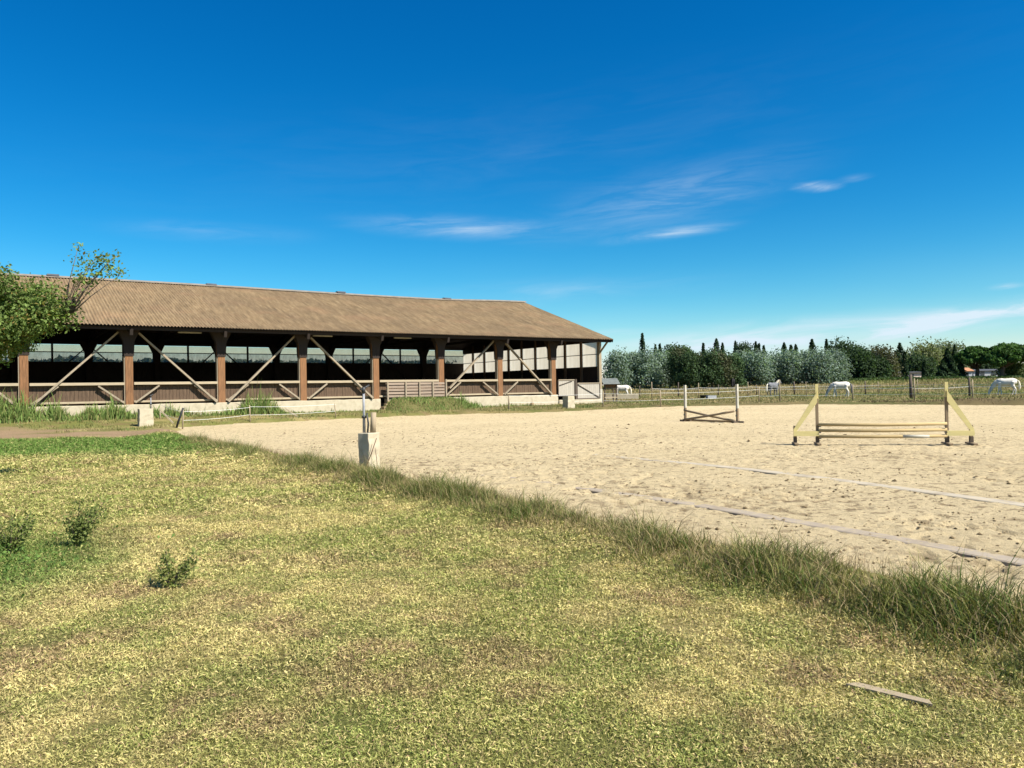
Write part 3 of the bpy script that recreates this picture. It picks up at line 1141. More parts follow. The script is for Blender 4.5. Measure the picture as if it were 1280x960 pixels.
# low wall, kickboards and rails bay by bay
brd = random.Random(3)
kb = MB()
x_ = 0.22
while x_ < 4.72:
    w_ = min(brd.uniform(0.15, 0.21), 4.78 - x_)
    kb.box(x_, x_ + w_ - 0.012, -0.03 + brd.uniform(-0.012, 0.006), 0.0, 1.19, 2.20 + brd.uniform(-0.03, 0.02))
    x_ += w_
kb_me = kb.mesh('kickboards')
for k in range(K0, 0):
    t_ = k * 5.0
    gate_bay = (k == -3)
    o = link('kickboards', kb_me, 'board_wood', hall)
    o.location = (t_, 0.05, 0)
    o['kind'] = 'stuff'
    j = brd.uniform(-0.012, 0.012)
    MB().box(t_ + 0.24, t_ + 4.76, -0.24, 0.05, 2.22 + j, 2.37 + j).build('top_rail', 'rail_wood', hall, bevel=0.012)
    MB().box(t_ + 0.24, t_ + 4.76, -0.12, 0.013, 1.225, 1.335).build('bottom_rail', 'rail_wood', hall, bevel=0.01)
    if not gate_bay:
        for s_, cx_ in ((1, t_), (-1, t_ + 5)):
            if k in (-6, -5) and s_ == -1:
                pass
            MB().beam((cx_ + 0.28 * s_, -0.26, 1.22), (cx_ + 1.55 * s_, -0.20, 2.18), 0.09, 0.13, (0, 1, 0)).build('strut', 'grey_wood', hall)


def wall_run(a, b):
    mb_ = MB()
    nseg = max(1, int((b - a) / 0.5))
    xs = np.linspace(a, b, nseg + 1)
    r_ = random.Random(int(a * 10))
    top = [ZW + r_.uniform(-0.012, 0.012) for _ in xs]
    outl = [r_.uniform(-0.012, 0.012) for _ in xs]
    V, F = [], []
    for x__, t__, o__ in zip(xs, top, outl):
        V += [(x__, -0.30 + o__, 0.0), (x__, -0.29 + o__, t__ - 0.02), (x__, -0.27 + o__, t__), (x__, 0.30, t__), (x__, 0.30, 0.0)]
    for i in range(nseg):
        for j_ in range(4):
            F.append((i * 5 + j_, i * 5 + j_ + 1, i * 5 + 5 + j_ + 1, i * 5 + 5 + j_))
    F.append((0, 1, 2, 3, 4))
    F.append(tuple(nseg * 5 + i for i in (4, 3, 2, 1, 0)))
    mb_.add(V, F)
    return mb_.build('plinth_wall', 'cream_concrete', hall)


wall_run(TL, -14.75)
wall_run(-14.2, 0.32)
MB().box(TL, TR, 0.35, W_ - 0.4, 0.30, 0.50).build('floor', 'ochre_stone', hall)

# steps breaking through the plinth
for i in range(4):
    MB().box(-15.0 + 0.22 * i, -13.9, -0.38 - 0.16 * (4 - i), -0.34, 0.1, 0.40 + 0.19 * i).build('step', 'ochre_stone', hall, bevel=0.03)

# rear wall: boards below, translucent sheets above
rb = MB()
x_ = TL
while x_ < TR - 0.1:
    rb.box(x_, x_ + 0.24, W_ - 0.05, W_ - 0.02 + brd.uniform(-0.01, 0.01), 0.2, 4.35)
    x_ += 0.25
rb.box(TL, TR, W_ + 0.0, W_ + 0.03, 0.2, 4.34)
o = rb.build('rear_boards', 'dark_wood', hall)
o['kind'] = 'stuff'
nb = int((TR - TL) / 2.5) + 1
sh_me = MB().box(0.06, 2.44, -0.006, 0.006, 5.17, 5.74).mesh('wall_sheet')
sl_me = MB().box(0.06, 2.44, -0.006, 0.006, 4.36, 5.13).mesh('dimmed_sheet')
mu_me = MB().box(-0.075, 0.075, -0.05, 0.05, 4.3, 5.80).mesh('mullion')
for i in range(nb):
    t_ = TL + 2.5 * i
    if t_ + 2.44 < TR + 0.1:
        link('wall_sheet', sh_me, 'clear_sheet', hall).location = (t_, W_ - 0.03, 0)
        link('dimmed_sheet', sl_me, 'dimmed_sheet', hall).location = (t_, W_ - 0.03, 0)
    link('mullion', mu_me, 'dark_wood', hall).location = (t_, W_ - 0.10, 0)
MB().box(TL, TR, W_ - 0.12, W_ - 0.045, 5.115, 5.185).build('sheet_bar', 'dark_wood', hall)
MB().box(TL, TR, W_ - 0.14, W_ - 0.06, 4.28, 4.38).build('sheet_sill', 'dark_wood', hall)
# right-hand end wall
eb = MB()
y_ = 0.2
while y_ < W_ - 0.2:
    eb.box(TR - 0.02, TR + 0.01 + brd.uniform(-0.01, 0.01), y_, y_ + 0.235, 0.2, 3.33)
    y_ += 0.245
eb.box(TR + 0.03, TR + 0.05, 0.2, W_ - 0.2, 0.2, 3.32)
o = eb.build('end_boards', 'dark_wood', hall)
o['kind'] = 'stuff'
em_me = MB().box(-0.09, 0.07, -0.10, 0.10, 0.2, 6.1).mesh('end_stud')
e1 = MB().box(-0.006, 0.006, 0.10, 2.10, 3.34, 4.345).mesh('end_sheet')
e2 = MB().box(-0.006, 0.006, 0.10, 2.10, 4.395, 5.36).mesh('end_sheet')
for i in range(10):
    y_ = i * (W_ / 10)
    link('end_sheet', e1, 'translucent_sheet', hall).location = (TR - 0.01, y_, 0)
    link('end_sheet', e2, 'translucent_sheet', hall).location = (TR - 0.01, y_, 0)
    if i:
        link('end_stud', em_me, 'board_wood', hall).location = (TR - 0.10, y_, 0)
for z_ in (3.33, 4.37, 5.38):
    MB().box(TR - 0.05, TR - 0.021, 0.15, W_ - 0.15, z_ - 0.03, z_ + 0.03).build('end_bar', 'dark_wood', hall)
for t__ in (TR - 0.02, TL + 0.02):
    lo = 5.41 if t__ > 0 else 0.25
    MB().prism([(0.0, lo), (0.0, roof_z(0) - 0.13), (W_ / 2, ZRG - 0.13), (W_, roof_z(W_) - 0.13), (W_, lo)], 'x', t__ - 0.02, t__ + 0.02).build('gable_boarding', 'dark_wood', hall)
# scrub added behind the rear wall to darken the lower window sheets
n_ = 16000
ht = rng.uniform(TL, TR + 1, n_)
hq = W_ + 5.0 + rng.normal(0, 0.9, n_)
hz_ = 0.3 + rng.uniform(0, 1, n_) ** 0.7 * (4.25 + 0.55 * fbm(ht * 0.3, ht * 0, 131, 3))
import_cards = (np.stack([ht, hq, hz_], -1), n_)

# strip lamps hung under the front eaves
for t_ in (-26.6, -18.4, -12.6):
    MB().box(t_ - 0.65, t_ + 0.65, 0.55, 0.70, 5.28, 5.36).build('strip_lamp', 'pale_paint', hall)

# rail gate standing in the entrance bay
gt = thing('rail_gate', 'weathered horizontal rail gate across the hall entrance bay', 'gate', (O[0], O[1], 0), PHI)
for i, t_ in enumerate((-14.3, -12.95, -11.9, -10.85, -9.8)):
    MB().box(t_ - 0.05, t_ + 0.05, -0.52, -0.42, 0.9, 2.22 if i < 4 else 2.40).build('post', 'grey_wood', gt)
for z_ in (1.20, 1.41, 1.62, 1.83, 2.04):
    MB().box(-14.4, -9.75, -0.418, -0.375, z_, z_ + 0.15).build('rail', 'gate_wood', gt)

# earth ramp in front of it
V, F = [], []
ts = np.linspace(-15.2, -8.2, 29)
qs = np.linspace(-3.2, -0.25, 13)
for t_ in ts:
    for q_ in qs:
        e_ = float(sst(-15.2, -13.9, t_) * sst(-8.2, -9.6, t_))
        h_ = 0.1 + e_ * 0.93 * float(sst(-3.2, -0.9, q_)) + 0.05 * float(fbm(np.array([t_ * 2.0]), np.array([q_ * 2.0]), 5, 2)[0])
        V.append((t_, q_, h_))
for i in range(len(ts) - 1):
    for j in range(len(qs) - 1):
        a = i * len(qs) + j
        F.append((a, a + len(qs), a + len(qs) + 1, a + 1))
rme = np_mesh('earth_ramp', np.array(V), np.array(F), np.tile(np.array([0.17, 0.15, 0.06]), (len(V), 1)), True)
ro = link('earth_ramp', rme, 'soil')
ro.location = (O[0], O[1], 0)
ro.rotation_euler = (0, 0, PHI)
tag(ro, kind='structure')
rg = Sward()
n_ = 5200
t_ = rng.uniform(-15.0, -8.4, n_)
q_ = rng.uniform(-3.1, -0.45, n_)
e_ = sst(-15.2, -13.9, t_) * sst(-8.2, -9.6, t_)
h_ = 0.1 + e_ * 0.93 * sst(-3.2, -0.9, q_)
col = np.array([0.15, 0.205, 0.055]) * rng.uniform(0.6, 1.5, (n_, 1))
col = np.where((rng.uniform(0, 1, n_) < 0.25)[:, None], np.array([0.28, 0.25, 0.10]), col)
V, F, Cc = blades(t_, q_, h_, rng.uniform(0.06, 0.30, n_) * (0.4 + fbm(t_ * 0.9, q_ * 0.9, 15, 2)), np.full(n_, 0.045), col, 1.25, 0.6, True)
rg.add(V, F, Cc)
ro = rg.build('ramp_grass', 'grass growing on the earth ramp by the hall entrance')
ro.location = (O[0], O[1], 0)
ro.rotation_euler = (0, 0, PHI)


# two board gates in the last bay
def board_gate(name, label, t0, t1, z0, z1, flip, braces):
    g = thing(name, label, 'gate', (O[0], O[1], 0), PHI)
    n_ = int((t1 - t0) / 0.2)
    w_ = (t1 - t0) / n_
    for i in range(n_):
        MB().box(t0 + w_ * i, t0 + w_ * (i + 1) - 0.008, -0.30, -0.275, z0 + 0.03, z1 - 0.03).build('board', 'white_board', g)
    fr = MB()
    fr.box(t0 - 0.01, t0 + 0.05, -0.345, -0.302, z0, z1)
    fr.build('stile', 'dark_fence_wood', g)
    MB().box(t1 - 0.05, t1 + 0.01, -0.345, -0.302, z0, z1).build('stile', 'dark_fence_wood', g)
    MB().box(t0 + 0.052, t1 - 0.052, -0.343, -0.302, z1 - 0.07, z1 + 0.01).build('head_rail', 'grey_wood', g)
    MB().box(t0 + 0.052, t1 - 0.052, -0.343, -0.302, z0, z0 + 0.07).build('foot_rail', 'dark_fence_wood', g)
    for (a, za, b, zb) in braces:
        MB().beam((a, -0.325, za), (b, -0.325, zb), 0.04, 0.08, (0, 1, 0)).build('brace', 'dark_fence_wood', g)
    return g


board_gate('board_gate', 'taller whitewashed board gate beside the last stone plinth post', 0.32, 2.0, 0.98, 2.30, 0,
           [(0.45, 1.85, 1.75, 2.2)])
board_gate('board_gate', 'lower whitewashed board gate with dark diagonal brace at hall corner', 2.22, 4.62, 0.72, 2.02, 0,
           [(2.32, 1.88, 4.5, 0.84)])
for t_, lb in ((2.11, 'dark hinge post between the two whitewashed gates'),):
    g = MB().box(t_ - 0.06, t_ + 0.06, -0.36, -0.24, 0.2, 2.32).build('gate_post', 'dark_fence_wood')
    g.location = (O[0], O[1], 0)
    g.rotation_euler = (0, 0, PHI)
    tag(g, lb, 'post')
g = MB().box(0.34, 4.7, -0.42, -0.1, 0.1, 0.70).build('gate_sill', 'cream_concrete', None, bevel=0.02)
g.location = (O[0], O[1], 0)
g.rotation_euler = (0, 0, PHI)
tag(g, 'low cream concrete sill under the two board gates', 'sill')


def rock(name, label, loc, r, mat, seed, cat='rock', flat=0.8):
    import bmesh
    b = bmesh.new()
    bmesh.ops.create_icosphere(b, subdivisions=3, radius=1)
    rs = random.Random(seed)
    ax = [Vector((rs.gauss(0, 1), rs.gauss(0, 1), rs.gauss(0, 1))).normalized() for _ in range(9)]
    of = [rs.uniform(0.62, 0.95) for _ in ax]
    for v_ in b.verts:
        p = v_.co.copy()
        for a_, o_ in zip(ax, of):
            d_ = p.dot(a_)
            if d_ > o_:
                p -= a_ * (d_ - o_) * 0.85
        v_.co = Vector((p.x * r[0], p.y * r[1], p.z * r[2] * flat))
    me = bpy.data.meshes.new(name)
    b.to_mesh(me)
    b.free()
    o = link(name, me, mat)
    o.location = loc
    o.rotation_euler = (0, 0, rs.uniform(0, 6))
    return tag(o, label, cat)


def hp(t_, q_):
    return O[0] + D[0] * t_ + N[0] * q_, O[1] + D[1] * t_ + N[1] * q_


x, y = hp(0.75, -0.9)
rock('rubble_stone', 'ochre broken stone at the end of the plinth wall', (x, y, 0.45), (0.42, 0.35, 0.35), 'ochre_stone', 2)
x, y = hp(-2.4, -0.55)
rock('rubble_stone', 'small brown stone against the plinth wall', (x, y, 0.42), (0.17, 0.15, 0.22), 'ochre_stone', 5, flat=1.1)

# ------------------------------------------------------------------ blocks with sprinklers


def block(label, x, y, zb, w, h, seed, mat='cream_concrete', taper=0.94, turn=0.0):
    rs = random.Random(seed)
    b = MB()
    n_ = 7
    V, F = [], []
    for i in range(n_ + 1):
        k = i / n_
        s = w / 2 * (1 - (1 - taper) * k)
        j = lambda: rs.uniform(-0.012, 0.012)
        V += [(-s + j(), -s + j(), h * k), (0 + j(), -s + j(), h * k), (s + j(), -s + j(), h * k), (s + j(), j(), h * k),
              (s + j(), s + j(), h * k), (j(), s + j(), h * k), (-s + j(), s + j(), h * k), (-s + j(), j(), h * k)]
    for i in range(n_):
        for k in range(8):
            F.append((i * 8 + k, i * 8 + (k + 1) % 8, i * 8 + 8 + (k + 1) % 8, i * 8 + 8 + k))
    F.append(tuple(n_ * 8 + k for k in range(8)))
    b.add(V, F)
    o = b.build('concrete_block', mat, None, bevel=0.015)
    o.location = (x, y, zb)
    o.rotation_euler = (0, 0, PHI + turn)
    return tag(o, label, 'block', 'concrete blocks at the corners of the arena')


def sprinkler(label, x, y, z, h, tilt=0.0):
    s = thing('sprinkler', label, 'sprinkler', (x, y, z), PHI)
    MB().tube([(0, 0, 0), (0.0, 0, h * 0.5), (tilt, 0, h)], [0.035, 0.028, 0.026], 8).build('riser_pipe', 'galvanised', s, True)
    hd = MB().tube([(tilt, 0, h - 0.02), (tilt, 0, h + 0.10)], [0.045, 0.04], 8)
    hd.tube([(tilt - 0.02, 0, h + 0.06), (tilt + 0.13, 0, h + 0.14)], [0.024, 0.018], 8)
    hd.tube([(tilt + 0.02, 0, h + 0.06), (tilt - 0.08, 0, h + 0.05)], [0.02, 0.016], 8)
    hd.build('nozzle_head', 'dark_metal', s, True)
    MB().tube([(0, 0, h * 0.36), (0, 0, h * 0.42)], [0.05, 0.05], 8).build('coupling', 'dark_metal', s, True)
    return s


p = spot(182, 534)
block('weathered pale concrete block in the grass before the left plinth wall', p[0], p[1], p[2] - 0.05, 0.66, 0.98, 1)
sprinkler('short sprinkler on the left concrete block before the hall', p[0] + 0.28, p[1], p[2] + 0.90, 0.62)
p = np.array([EDGE[0] + 0.1, EDGE[1] + 0.05, 0.0])
blk = block('concrete block with dark shaded side on the near edge of the sand', p[0], p[1], -0.02, 0.32, 0.80, 2, taper=0.97, turn=0.36)
sprinkler('tall grey sprinkler pipe on the concrete block at the sand edge', p[0] - 0.10, p[1] + 0.02, 0.775, 0.86)
g = MB().tube([(0, 0, 0), (0.01, 0, 0.2), (0.02, 0.0, 0.43)], [0.062, 0.06, 0.058], 10).build('wooden_stake', 'fence_wood', None, True)
g.location = (p[0] + 0.075, p[1] + 0.06, 0.77)
tag(g, 'short round wooden stake on top of the block at the sand edge', 'stake')
g = MB().tube([(0, 0, 0), (0.02, 0, 0.2), (-0.01, 0.0, 0.42)], [0.02, 0.02, 0.016], 6).build('hose_end', 'dark_metal', None, True)
g.location = (p[0] - 0.02, p[1] - 0.03, 0.775)
tag(g, 'thin dark hose end beside the stake on the block', 'hose')
for i, (a, b, c_, lb) in enumerate([((-0.02, -0.34, 0), (0.20, -0.22, 0.62), 0.010, 'longer thin rod leaning against the block at the sand edge'),
                                   ((0.22, -0.30, 0), (0.16, -0.20, 0.42), 0.006, 'shorter thin rod leaning against the block at the sand edge')]):
    g = MB().tube([a, ((a[0] + b[0]) / 2 + 0.01, (a[1] + b[1]) / 2, (a[2] + b[2]) / 2), b], [c_, c_, c_ * 0.8], 6).build('rod', 'rusty_dark', None, True)
    g.location = (p[0], p[1], 0.06)
    tag(g, lb, 'rod')
p = spot(711, 512)
block('pale concrete block standing in front of the board gates', p[0], p[1], p[2] - 0.05, 0.62, 1.0, 3)
p = spot(429, 512)
sprinkler('slim sprinkler pipe in the weeds before the plinth wall', p[0], p[1], p[2], 2.15, 0.03)

# ------------------------------------------------------------------ fences


def sag_tape(b, p, q, h0, h1, wd=0.03, sag=0.05, n_=6):
    p, q = Vector(p), Vector(q)
    prev = None
    V, F = [], []
    dr = (q - p)
    sd_ = Vector((-dr.y, dr.x, 0)).normalized() * 0.004
    for i in range(n_ + 1):
        k = i / n_
        c_ = p.lerp(q, k) + Vector((0, 0, h0 + (h1 - h0) * k - sag * 4 * k * (1 - k)))
        V += [c_ - sd_ - Vector((0, 0, wd / 2)), c_ + sd_ - Vector((0, 0, wd / 2)), c_ + sd_ + Vector((0, 0, wd / 2)), c_ - sd_ + Vector((0, 0, wd / 2))]
    for i in range(n_):
        for k in range(4):
            F.append((i * 4 + k, i * 4 + (k + 1) % 4, i * 4 + 4 + (k + 1) % 4, i * 4 + 4 + k))
    b.add(V, F)


def tape_fence(label, posts, heights, tapes, rpost=0.045, mat='fence_wood', wd=0.035, group=None, lean=0.03):
    """posts: list of (x,y,z); heights per post; tapes: list of heights"""
    f_ = thing('tape_fence', label, 'fence', tuple(posts[0]), 0, group)
    rs = random.Random(len(posts) * 7 + int(heights[0] * 100))
    P0 = Vector(posts[0])
    pm_ = {}
    for p_, h_ in zip(posts, heights):
        r_ = rpost if isinstance(rpost, float) else rpost.pop(0)
        b = MB()
        lx, ly = rs.uniform(-lean, lean), rs.uniform(-lean, lean)
        b.tube([(0, 0, -0.1), (lx * 0.5, ly * 0.5, h_ * 0.5), (lx, ly, h_)], [r_, r_ * 0.97, r_ * 0.9], 8)
        o = b.build('post', mat, f_, True)
        o.location = Vector(p_) - P0
    for tp in tapes:
        b = MB()
        for i in range(len(posts) - 1):
            a, c_ = Vector(posts[i]) - P0, Vector(posts[i + 1]) - P0
            sag_tape(b, a, c_, tp + rs.uniform(-0.03, 0.03), tp + rs.uniform(-0.03, 0.03), wd, 0.03 + 0.004 * (a - c_).length)
        b.build('tape', 'tape', f_)
    return f_


# behind the sand
ps = [spot(u, v) for u, v in [(636, 513.5), (754, 510), (826, 509), (949, 503.5), (975, 503), (1066, 502), (1143, 501.5), (1216, 501.5), (1290, 501)]]
tape_fence('white tape fence on light posts along the far side of the sand', ps, [1.05, 1.2, 1.2, 1.25, 1.75, 1.3, 1.65, 1.5, 1.3], [0.55, 1.02], 0.05, wd=0.016)
# dark posted paddock fence further back
ps = [spot(u, v) for u, v in [(800, 497), (848, 496), (898, 495), (946, 494.5)]] + [spot(u, v) for u, v in [(993, 494), (1045, 494), (1082, 494), (1139, 499), (1212, 496), (1290, 496)]]
tape_fence('paddock fence on dark posts with white tape, beyond the light-posted fence', ps, [1.3, 1.6, 1.25, 1.2, 1.45, 1.2, 1.45, 1.95, 1.65, 1.6], [0.85],
           [0.06, 0.07, 0.06, 0.05, 0.085, 0.06, 0.07, 0.13, 0.09, 0.09], 'dark_fence_wood', 0.015)
# thin stakes of a strip-grazing fence far back
ps = [spot(u, v) for u, v in [(780, 491), (815, 491), (873, 490.5), (935, 490), (1008, 489.5), (1098, 489), (1147, 488.5), (1285, 487)]]
tape_fence('thin stake fence far back in the paddock below the trees', ps, [1.2, 1.3, 1.2, 1.25, 1.2, 1.15, 1.3, 1.2], [0.8], 0.035, 'fence_wood', 0.014)
# left of the sand
ps = [spot(u, v) for u, v in [(200, 525), (228, 537), (313, 529), (420, 523.5)]]
tape_fence('sagging white tape fence at the left corner of the sand', ps, [0.5, 1.0, 0.98, 0.9], [0.45, 0.86], 0.035, 'fence_wood', 0.014, lean=0.06)
p = spot(219, 538)
b = MB().tube([(0.0, 0, -0.05), (0.18, 0.02, 0.5), (0.36, 0.05, 1.02)], [0.05, 0.05, 0.045], 8)
g = b.build('leaning_post', 'black_rubber', None, True)
g.location = tuple(p)
tag(g, 'dark post leaning against the left tape fence', 'post')
p = spot(209, 531)
b = MB().beam((-0.42, 0, 0.85), (0.35, 0.1, 0.0), 0.05, 0.07)
g = b.build('leaning_pole', 'rail_wood')
g.location = tuple(p)
tag(g, 'pale pole slanting down beside the left concrete block', 'pole')
p = spot(366, 524)
g = MB().beam((-0.42, 0, 0.62), (0.45, 0.1, 0.0), 0.05, 0.07).build('leaning_pole', 'rail_wood')
g.location = tuple(p)
tag(g, 'pale pole slanting down into the weeds before the plinth wall', 'pole')


# half-buried pale boards marking the track in the sand
def ground_strip(label, pix, w, seed, mat):
    pts = [spot(u, v) for u, v in pix]
    P = np.array([p_[:2] for p_ in pts])
    P = np.vstack([P, P[-1] + (P[-1] - P[-2]) / np.linalg.norm(P[-1] - P[-2]) * 9.0])   # runs on out of the frame
    seg = np.r_[0, np.cumsum(np.linalg.norm(np.diff(P, axis=0), axis=1))]
    L = seg[-1]
    n_ = int(L / 0.12)
    s = np.linspace(0, L, n_)
    X, Y = np.interp(s, seg, P[:, 0]), np.interp(s, seg, P[:, 1])
    ker = np.ones(15) / 15
    X = np.convolve(np.pad(X, 7, 'edge'), ker, 'valid')
    Y = np.convolve(np.pad(Y, 7, 'edge'), ker, 'valid')
    dx, dy = np.gradient(X), np.gradient(Y)
    ln = np.hypot(dx, dy)
    nx, ny = -dy / ln, dx / ln
    lift = 0.005 + 0.020 * (fbm(s * 0.35, s * 0 + seed, seed, 3) - 0.45) - 0.035 * sst(L * 0.62, L, L - s)
    V, F = [], []
    for i in range(n_):
        wob = w / 2
        z_ = gz(X[i], Y[i])
        for o_, h_ in ((-wob * 1.05, lift[i] - 0.05), (-wob, lift[i] - 0.010), (-wob * 0.85, lift[i]), (wob * 0.85, lift[i]), (wob, lift[i] - 0.010), (wob * 1.05, lift[i] - 0.05)):
            V.append((X[i] + nx[i] * o_, Y[i] + ny[i] * o_, z_ + h_ + 0.02))
    for i in range(n_ - 1):
        for k in range(5):
            a = i * 6 + k
            F.append((a, a + 1, a + 7, a + 6))
    g_ = MB().add(V, F).build('ground_strip', mat)
    return tag(g_, label, 'strip', 'half-buried strips marking the track')


m = NT('strip_grey')
v = m.coord()
f = m.noise(2.4, 5, v, 0.65)
f2 = m.noise(18, 4, v, 0.7)
c = m.ramp(f, [(0.3, (0.25, 0.20, 0.14)), (0.55, (0.31, 0.255, 0.19)), (0.75, (0.36, 0.28, 0.16))])
c = m.mix(m.math('MULTIPLY', m.math('GREATER_THAN', f2, 0.56), 0.6), c, (0.42, 0.325, 0.175))
m.done(m.bsdf(c, 0.9, f2, 0.3, 0.01))
m = NT('strip_pale')
v = m.coord()
f = m.noise(2.4, 5, v, 0.65)
f2 = m.noise(18, 4, v, 0.7)
c = m.ramp(f, [(0.3, (0.27, 0.22, 0.15)), (0.5, (0.38, 0.325, 0.24)), (0.75, (0.46, 0.38, 0.26))])
c = m.mix(m.math('MULTIPLY', m.math('GREATER_THAN', f2, 0.58), 0.6), c, (0.43, 0.335, 0.185))
m.done(m.bsdf(c, 0.9, f2, 0.3, 0.01))
ground_strip('paler half-buried strip across the sand nearer the yellow jump',
             [(650, 557), (760, 570), (890, 583), (1000, 595), (1100, 608), (1280, 633), (1400, 652)], 0.27, 3, 'strip_pale')
ground_strip('greyer half-buried strip across the sand nearer the grass bank',
             [(595, 591), (690, 604), (780, 618), (890, 635), (1000, 655), (1140, 679), (1280, 705), (1420, 733)], 0.24, 9, 'strip_grey')

# ------------------------------------------------------------------ jumps
A = spot(1022, 557)
B = spot(1184, 557)
ang = math.atan2(B[1] - A[1], B[0] - A[0])
JL = math.hypot(B[0] - A[0], B[1] - A[1])


def wing(label, loc, sgn):
    """sgn: side the wing points to along local x"""
    w = thing('jump_wing', label, 'jump wing', loc, ang)
    MB().box(-0.035, 0.035, -0.035, 0.035, 0.02, 1.60).build('tall_post', 'jump_wood', w, bevel=0.006)
    MB().box(-0.036, 0.036, -0.037, 0.030, 1.22, 1.605).build('painted_post_top', 'yellow_board', w)
    x1 = 0.56 * sgn
    MB().box(x1 - 0.04, x1 + 0.04, -0.035, 0.035, 0.02, 0.50).build('short_post', 'jump_wood', w, bevel=0.006)
    # slanted board, wide face to the front
    b = MB()
    xa, xb = 0.0, x1
    b.prism([(xa, 1.40), (xa, 1.12), (xb + 0.02 * sgn, 0.28), (xb + 0.05 * sgn, 0.40)], 'y', -0.07, -0.042)
    b.build('slanted_board', 'yellow_board', w)
    MB().box(min(-0.03 * sgn, x1 + 0.05 * sgn), max(-0.03 * sgn, x1 + 0.05 * sgn), -0.10, -0.072, 0.23, 0.36).build('cross_board', 'yellow_board', w)
    for xx, nm in ((0, 0), (x1, 1)):
        MB().box(xx - 0.05, xx + 0.05, -0.32, 0.32, 0.0, 0.05).build('foot', 'jump_wood', w, bevel=0.008)
        MB().box(xx - 0.043, xx + 0.043, -0.043, 0.043, 0.06, 0.20).build('post_shoe', 'dark_fence_wood', w)
    return w


zs = 0.03
wing('left yellow jump wing with slanted board, nearer the crossed jump', (A[0], A[1], zs), -1)
wing('right yellow jump wing with slanted board, on the open sand', (B[0], B[1], zs), 1)
for i, (z_, lb) in enumerate([(0.53, 'top'), (0.375, 'middle'), (0.215, 'lowest')]):
    jp = thing('jump_pole', f'{lb} pale wooden pole of the yellow jump', 'pole', (A[0], A[1], zs), ang, 'poles of the yellow jump')
    y_ = -0.075 + 0.004 * i
    rs = 0.004 * (i - 1)
    MB().tube([(0.02, y_, z_), (JL * 0.5, y_, z_ - 0.012 + rs), (JL - 0.02, y_, z_ + 0.008)], [0.040, 0.042, 0.040], 12).build('pole', 'pole_wood', jp, True)
    if i == 2:
        MB().tube([(JL * 0.66, y_, z_ - 0.004), (JL * 0.86, y_, z_ + 0.001)], [0.0435, 0.0430], 12).build('painted_band', 'pale_paint', jp, True)
    for xx in (0.05, JL - 0.05):
        MB().box(xx - 0.03, xx + 0.03, y_ - 0.045, y_ + 0.04, z_ - 0.062, z_ - 0.044).build('cup', 'dark_metal', jp)

A2 = spot(857, 527)
B2 = spot(922, 529)
ang2 = math.atan2(B2[1] - A2[1], B2[0] - A2[0])
JL2 = math.hypot(B2[0] - A2[0], B2[1] - A2[1])
for P_, lb in ((A2, 'left'), (B2, 'right')):
    w = thing('jump_stand', f'{lb} upright of the crossed-pole jump, white above and brown below', 'jump stand', (P_[0], P_[1], 0.02), ang2)
    MB().box(-0.045, 0.045, -0.045, 0.045, 0.04, 0.62).build('lower_post', 'jump_wood', w)
    MB().box(-0.046, 0.046, -0.046, 0.046, 0.62, 1.66).build('painted_post', 'pale_paint', w)
    MB().box(-0.30, 0.30, -0.05, 0.05, 0.0, 0.07).build('foot', 'dark_fence_wood', w)
    MB().box(-0.05, 0.05, -0.32, 0.32, 0.0, 0.06).build('foot', 'dark_fence_wood', w)
    for z_ in (0.30, 0.52):
        MB().box(-0.02, 0.02, -0.11, -0.046, z_ - 0.03, z_ + 0.03).build('cup', 'dark_metal', w)
for i, (za, zb, lb) in enumerate([(0.50, 0.07, 'crossed pole rising to the left on the far jump'), (0.07, 0.50, 'crossed pole rising to the right on the far jump'),
                                  (0.05, 0.05, 'ground pole lying under the crossed poles')]):
    y_ = (-0.10, -0.19, 0.16)[i]
    g = MB().tube([(0.03, y_, za), (JL2 / 2, y_, (za + zb) / 2 - 0.01), (JL2 - 0.03, y_, zb)], [0.048, 0.048, 0.048], 10).build('jump_pole', 'jump_wood', None, True)
    g.location = (A2[0], A2[1], 0.02)
    g.rotation_euler = (0, 0, ang2)
    tag(g, lb, 'pole')

# old plank in the lawn
a, b = spot(1060, 856, 0.08), spot(1168, 882, 0.08)
g = MB()
L_ = float(np.linalg.norm((b - a)[:2]))
g.add([(0, -0.032, 0), (L_, -0.026, 0), (L_ - 0.03, 0.024, 0), (0.04, 0.030, 0), (0, -0.032, 0.014), (L_, -0.026, 0.012), (L_ - 0.03, 0.024, 0.012), (0.04, 0.030, 0.014)],
      [(0, 3, 2, 1), (4, 5, 6, 7), (0, 1, 5, 4), (1, 2, 6, 5), (2, 3, 7, 6), (3, 0, 4, 7)])
g = g.build('plank', 'fence_wood')
g.location = (a[0], a[1], float(ground_z(np.array([a[0]]), np.array([a[1]]))[0]) + 0.008)
g.rotation_euler = (0, 0.0, math.atan2(b[1] - a[1], b[0] - a[0]))
tag(g, 'short weathered plank lying in the lawn at bottom right', 'plank')

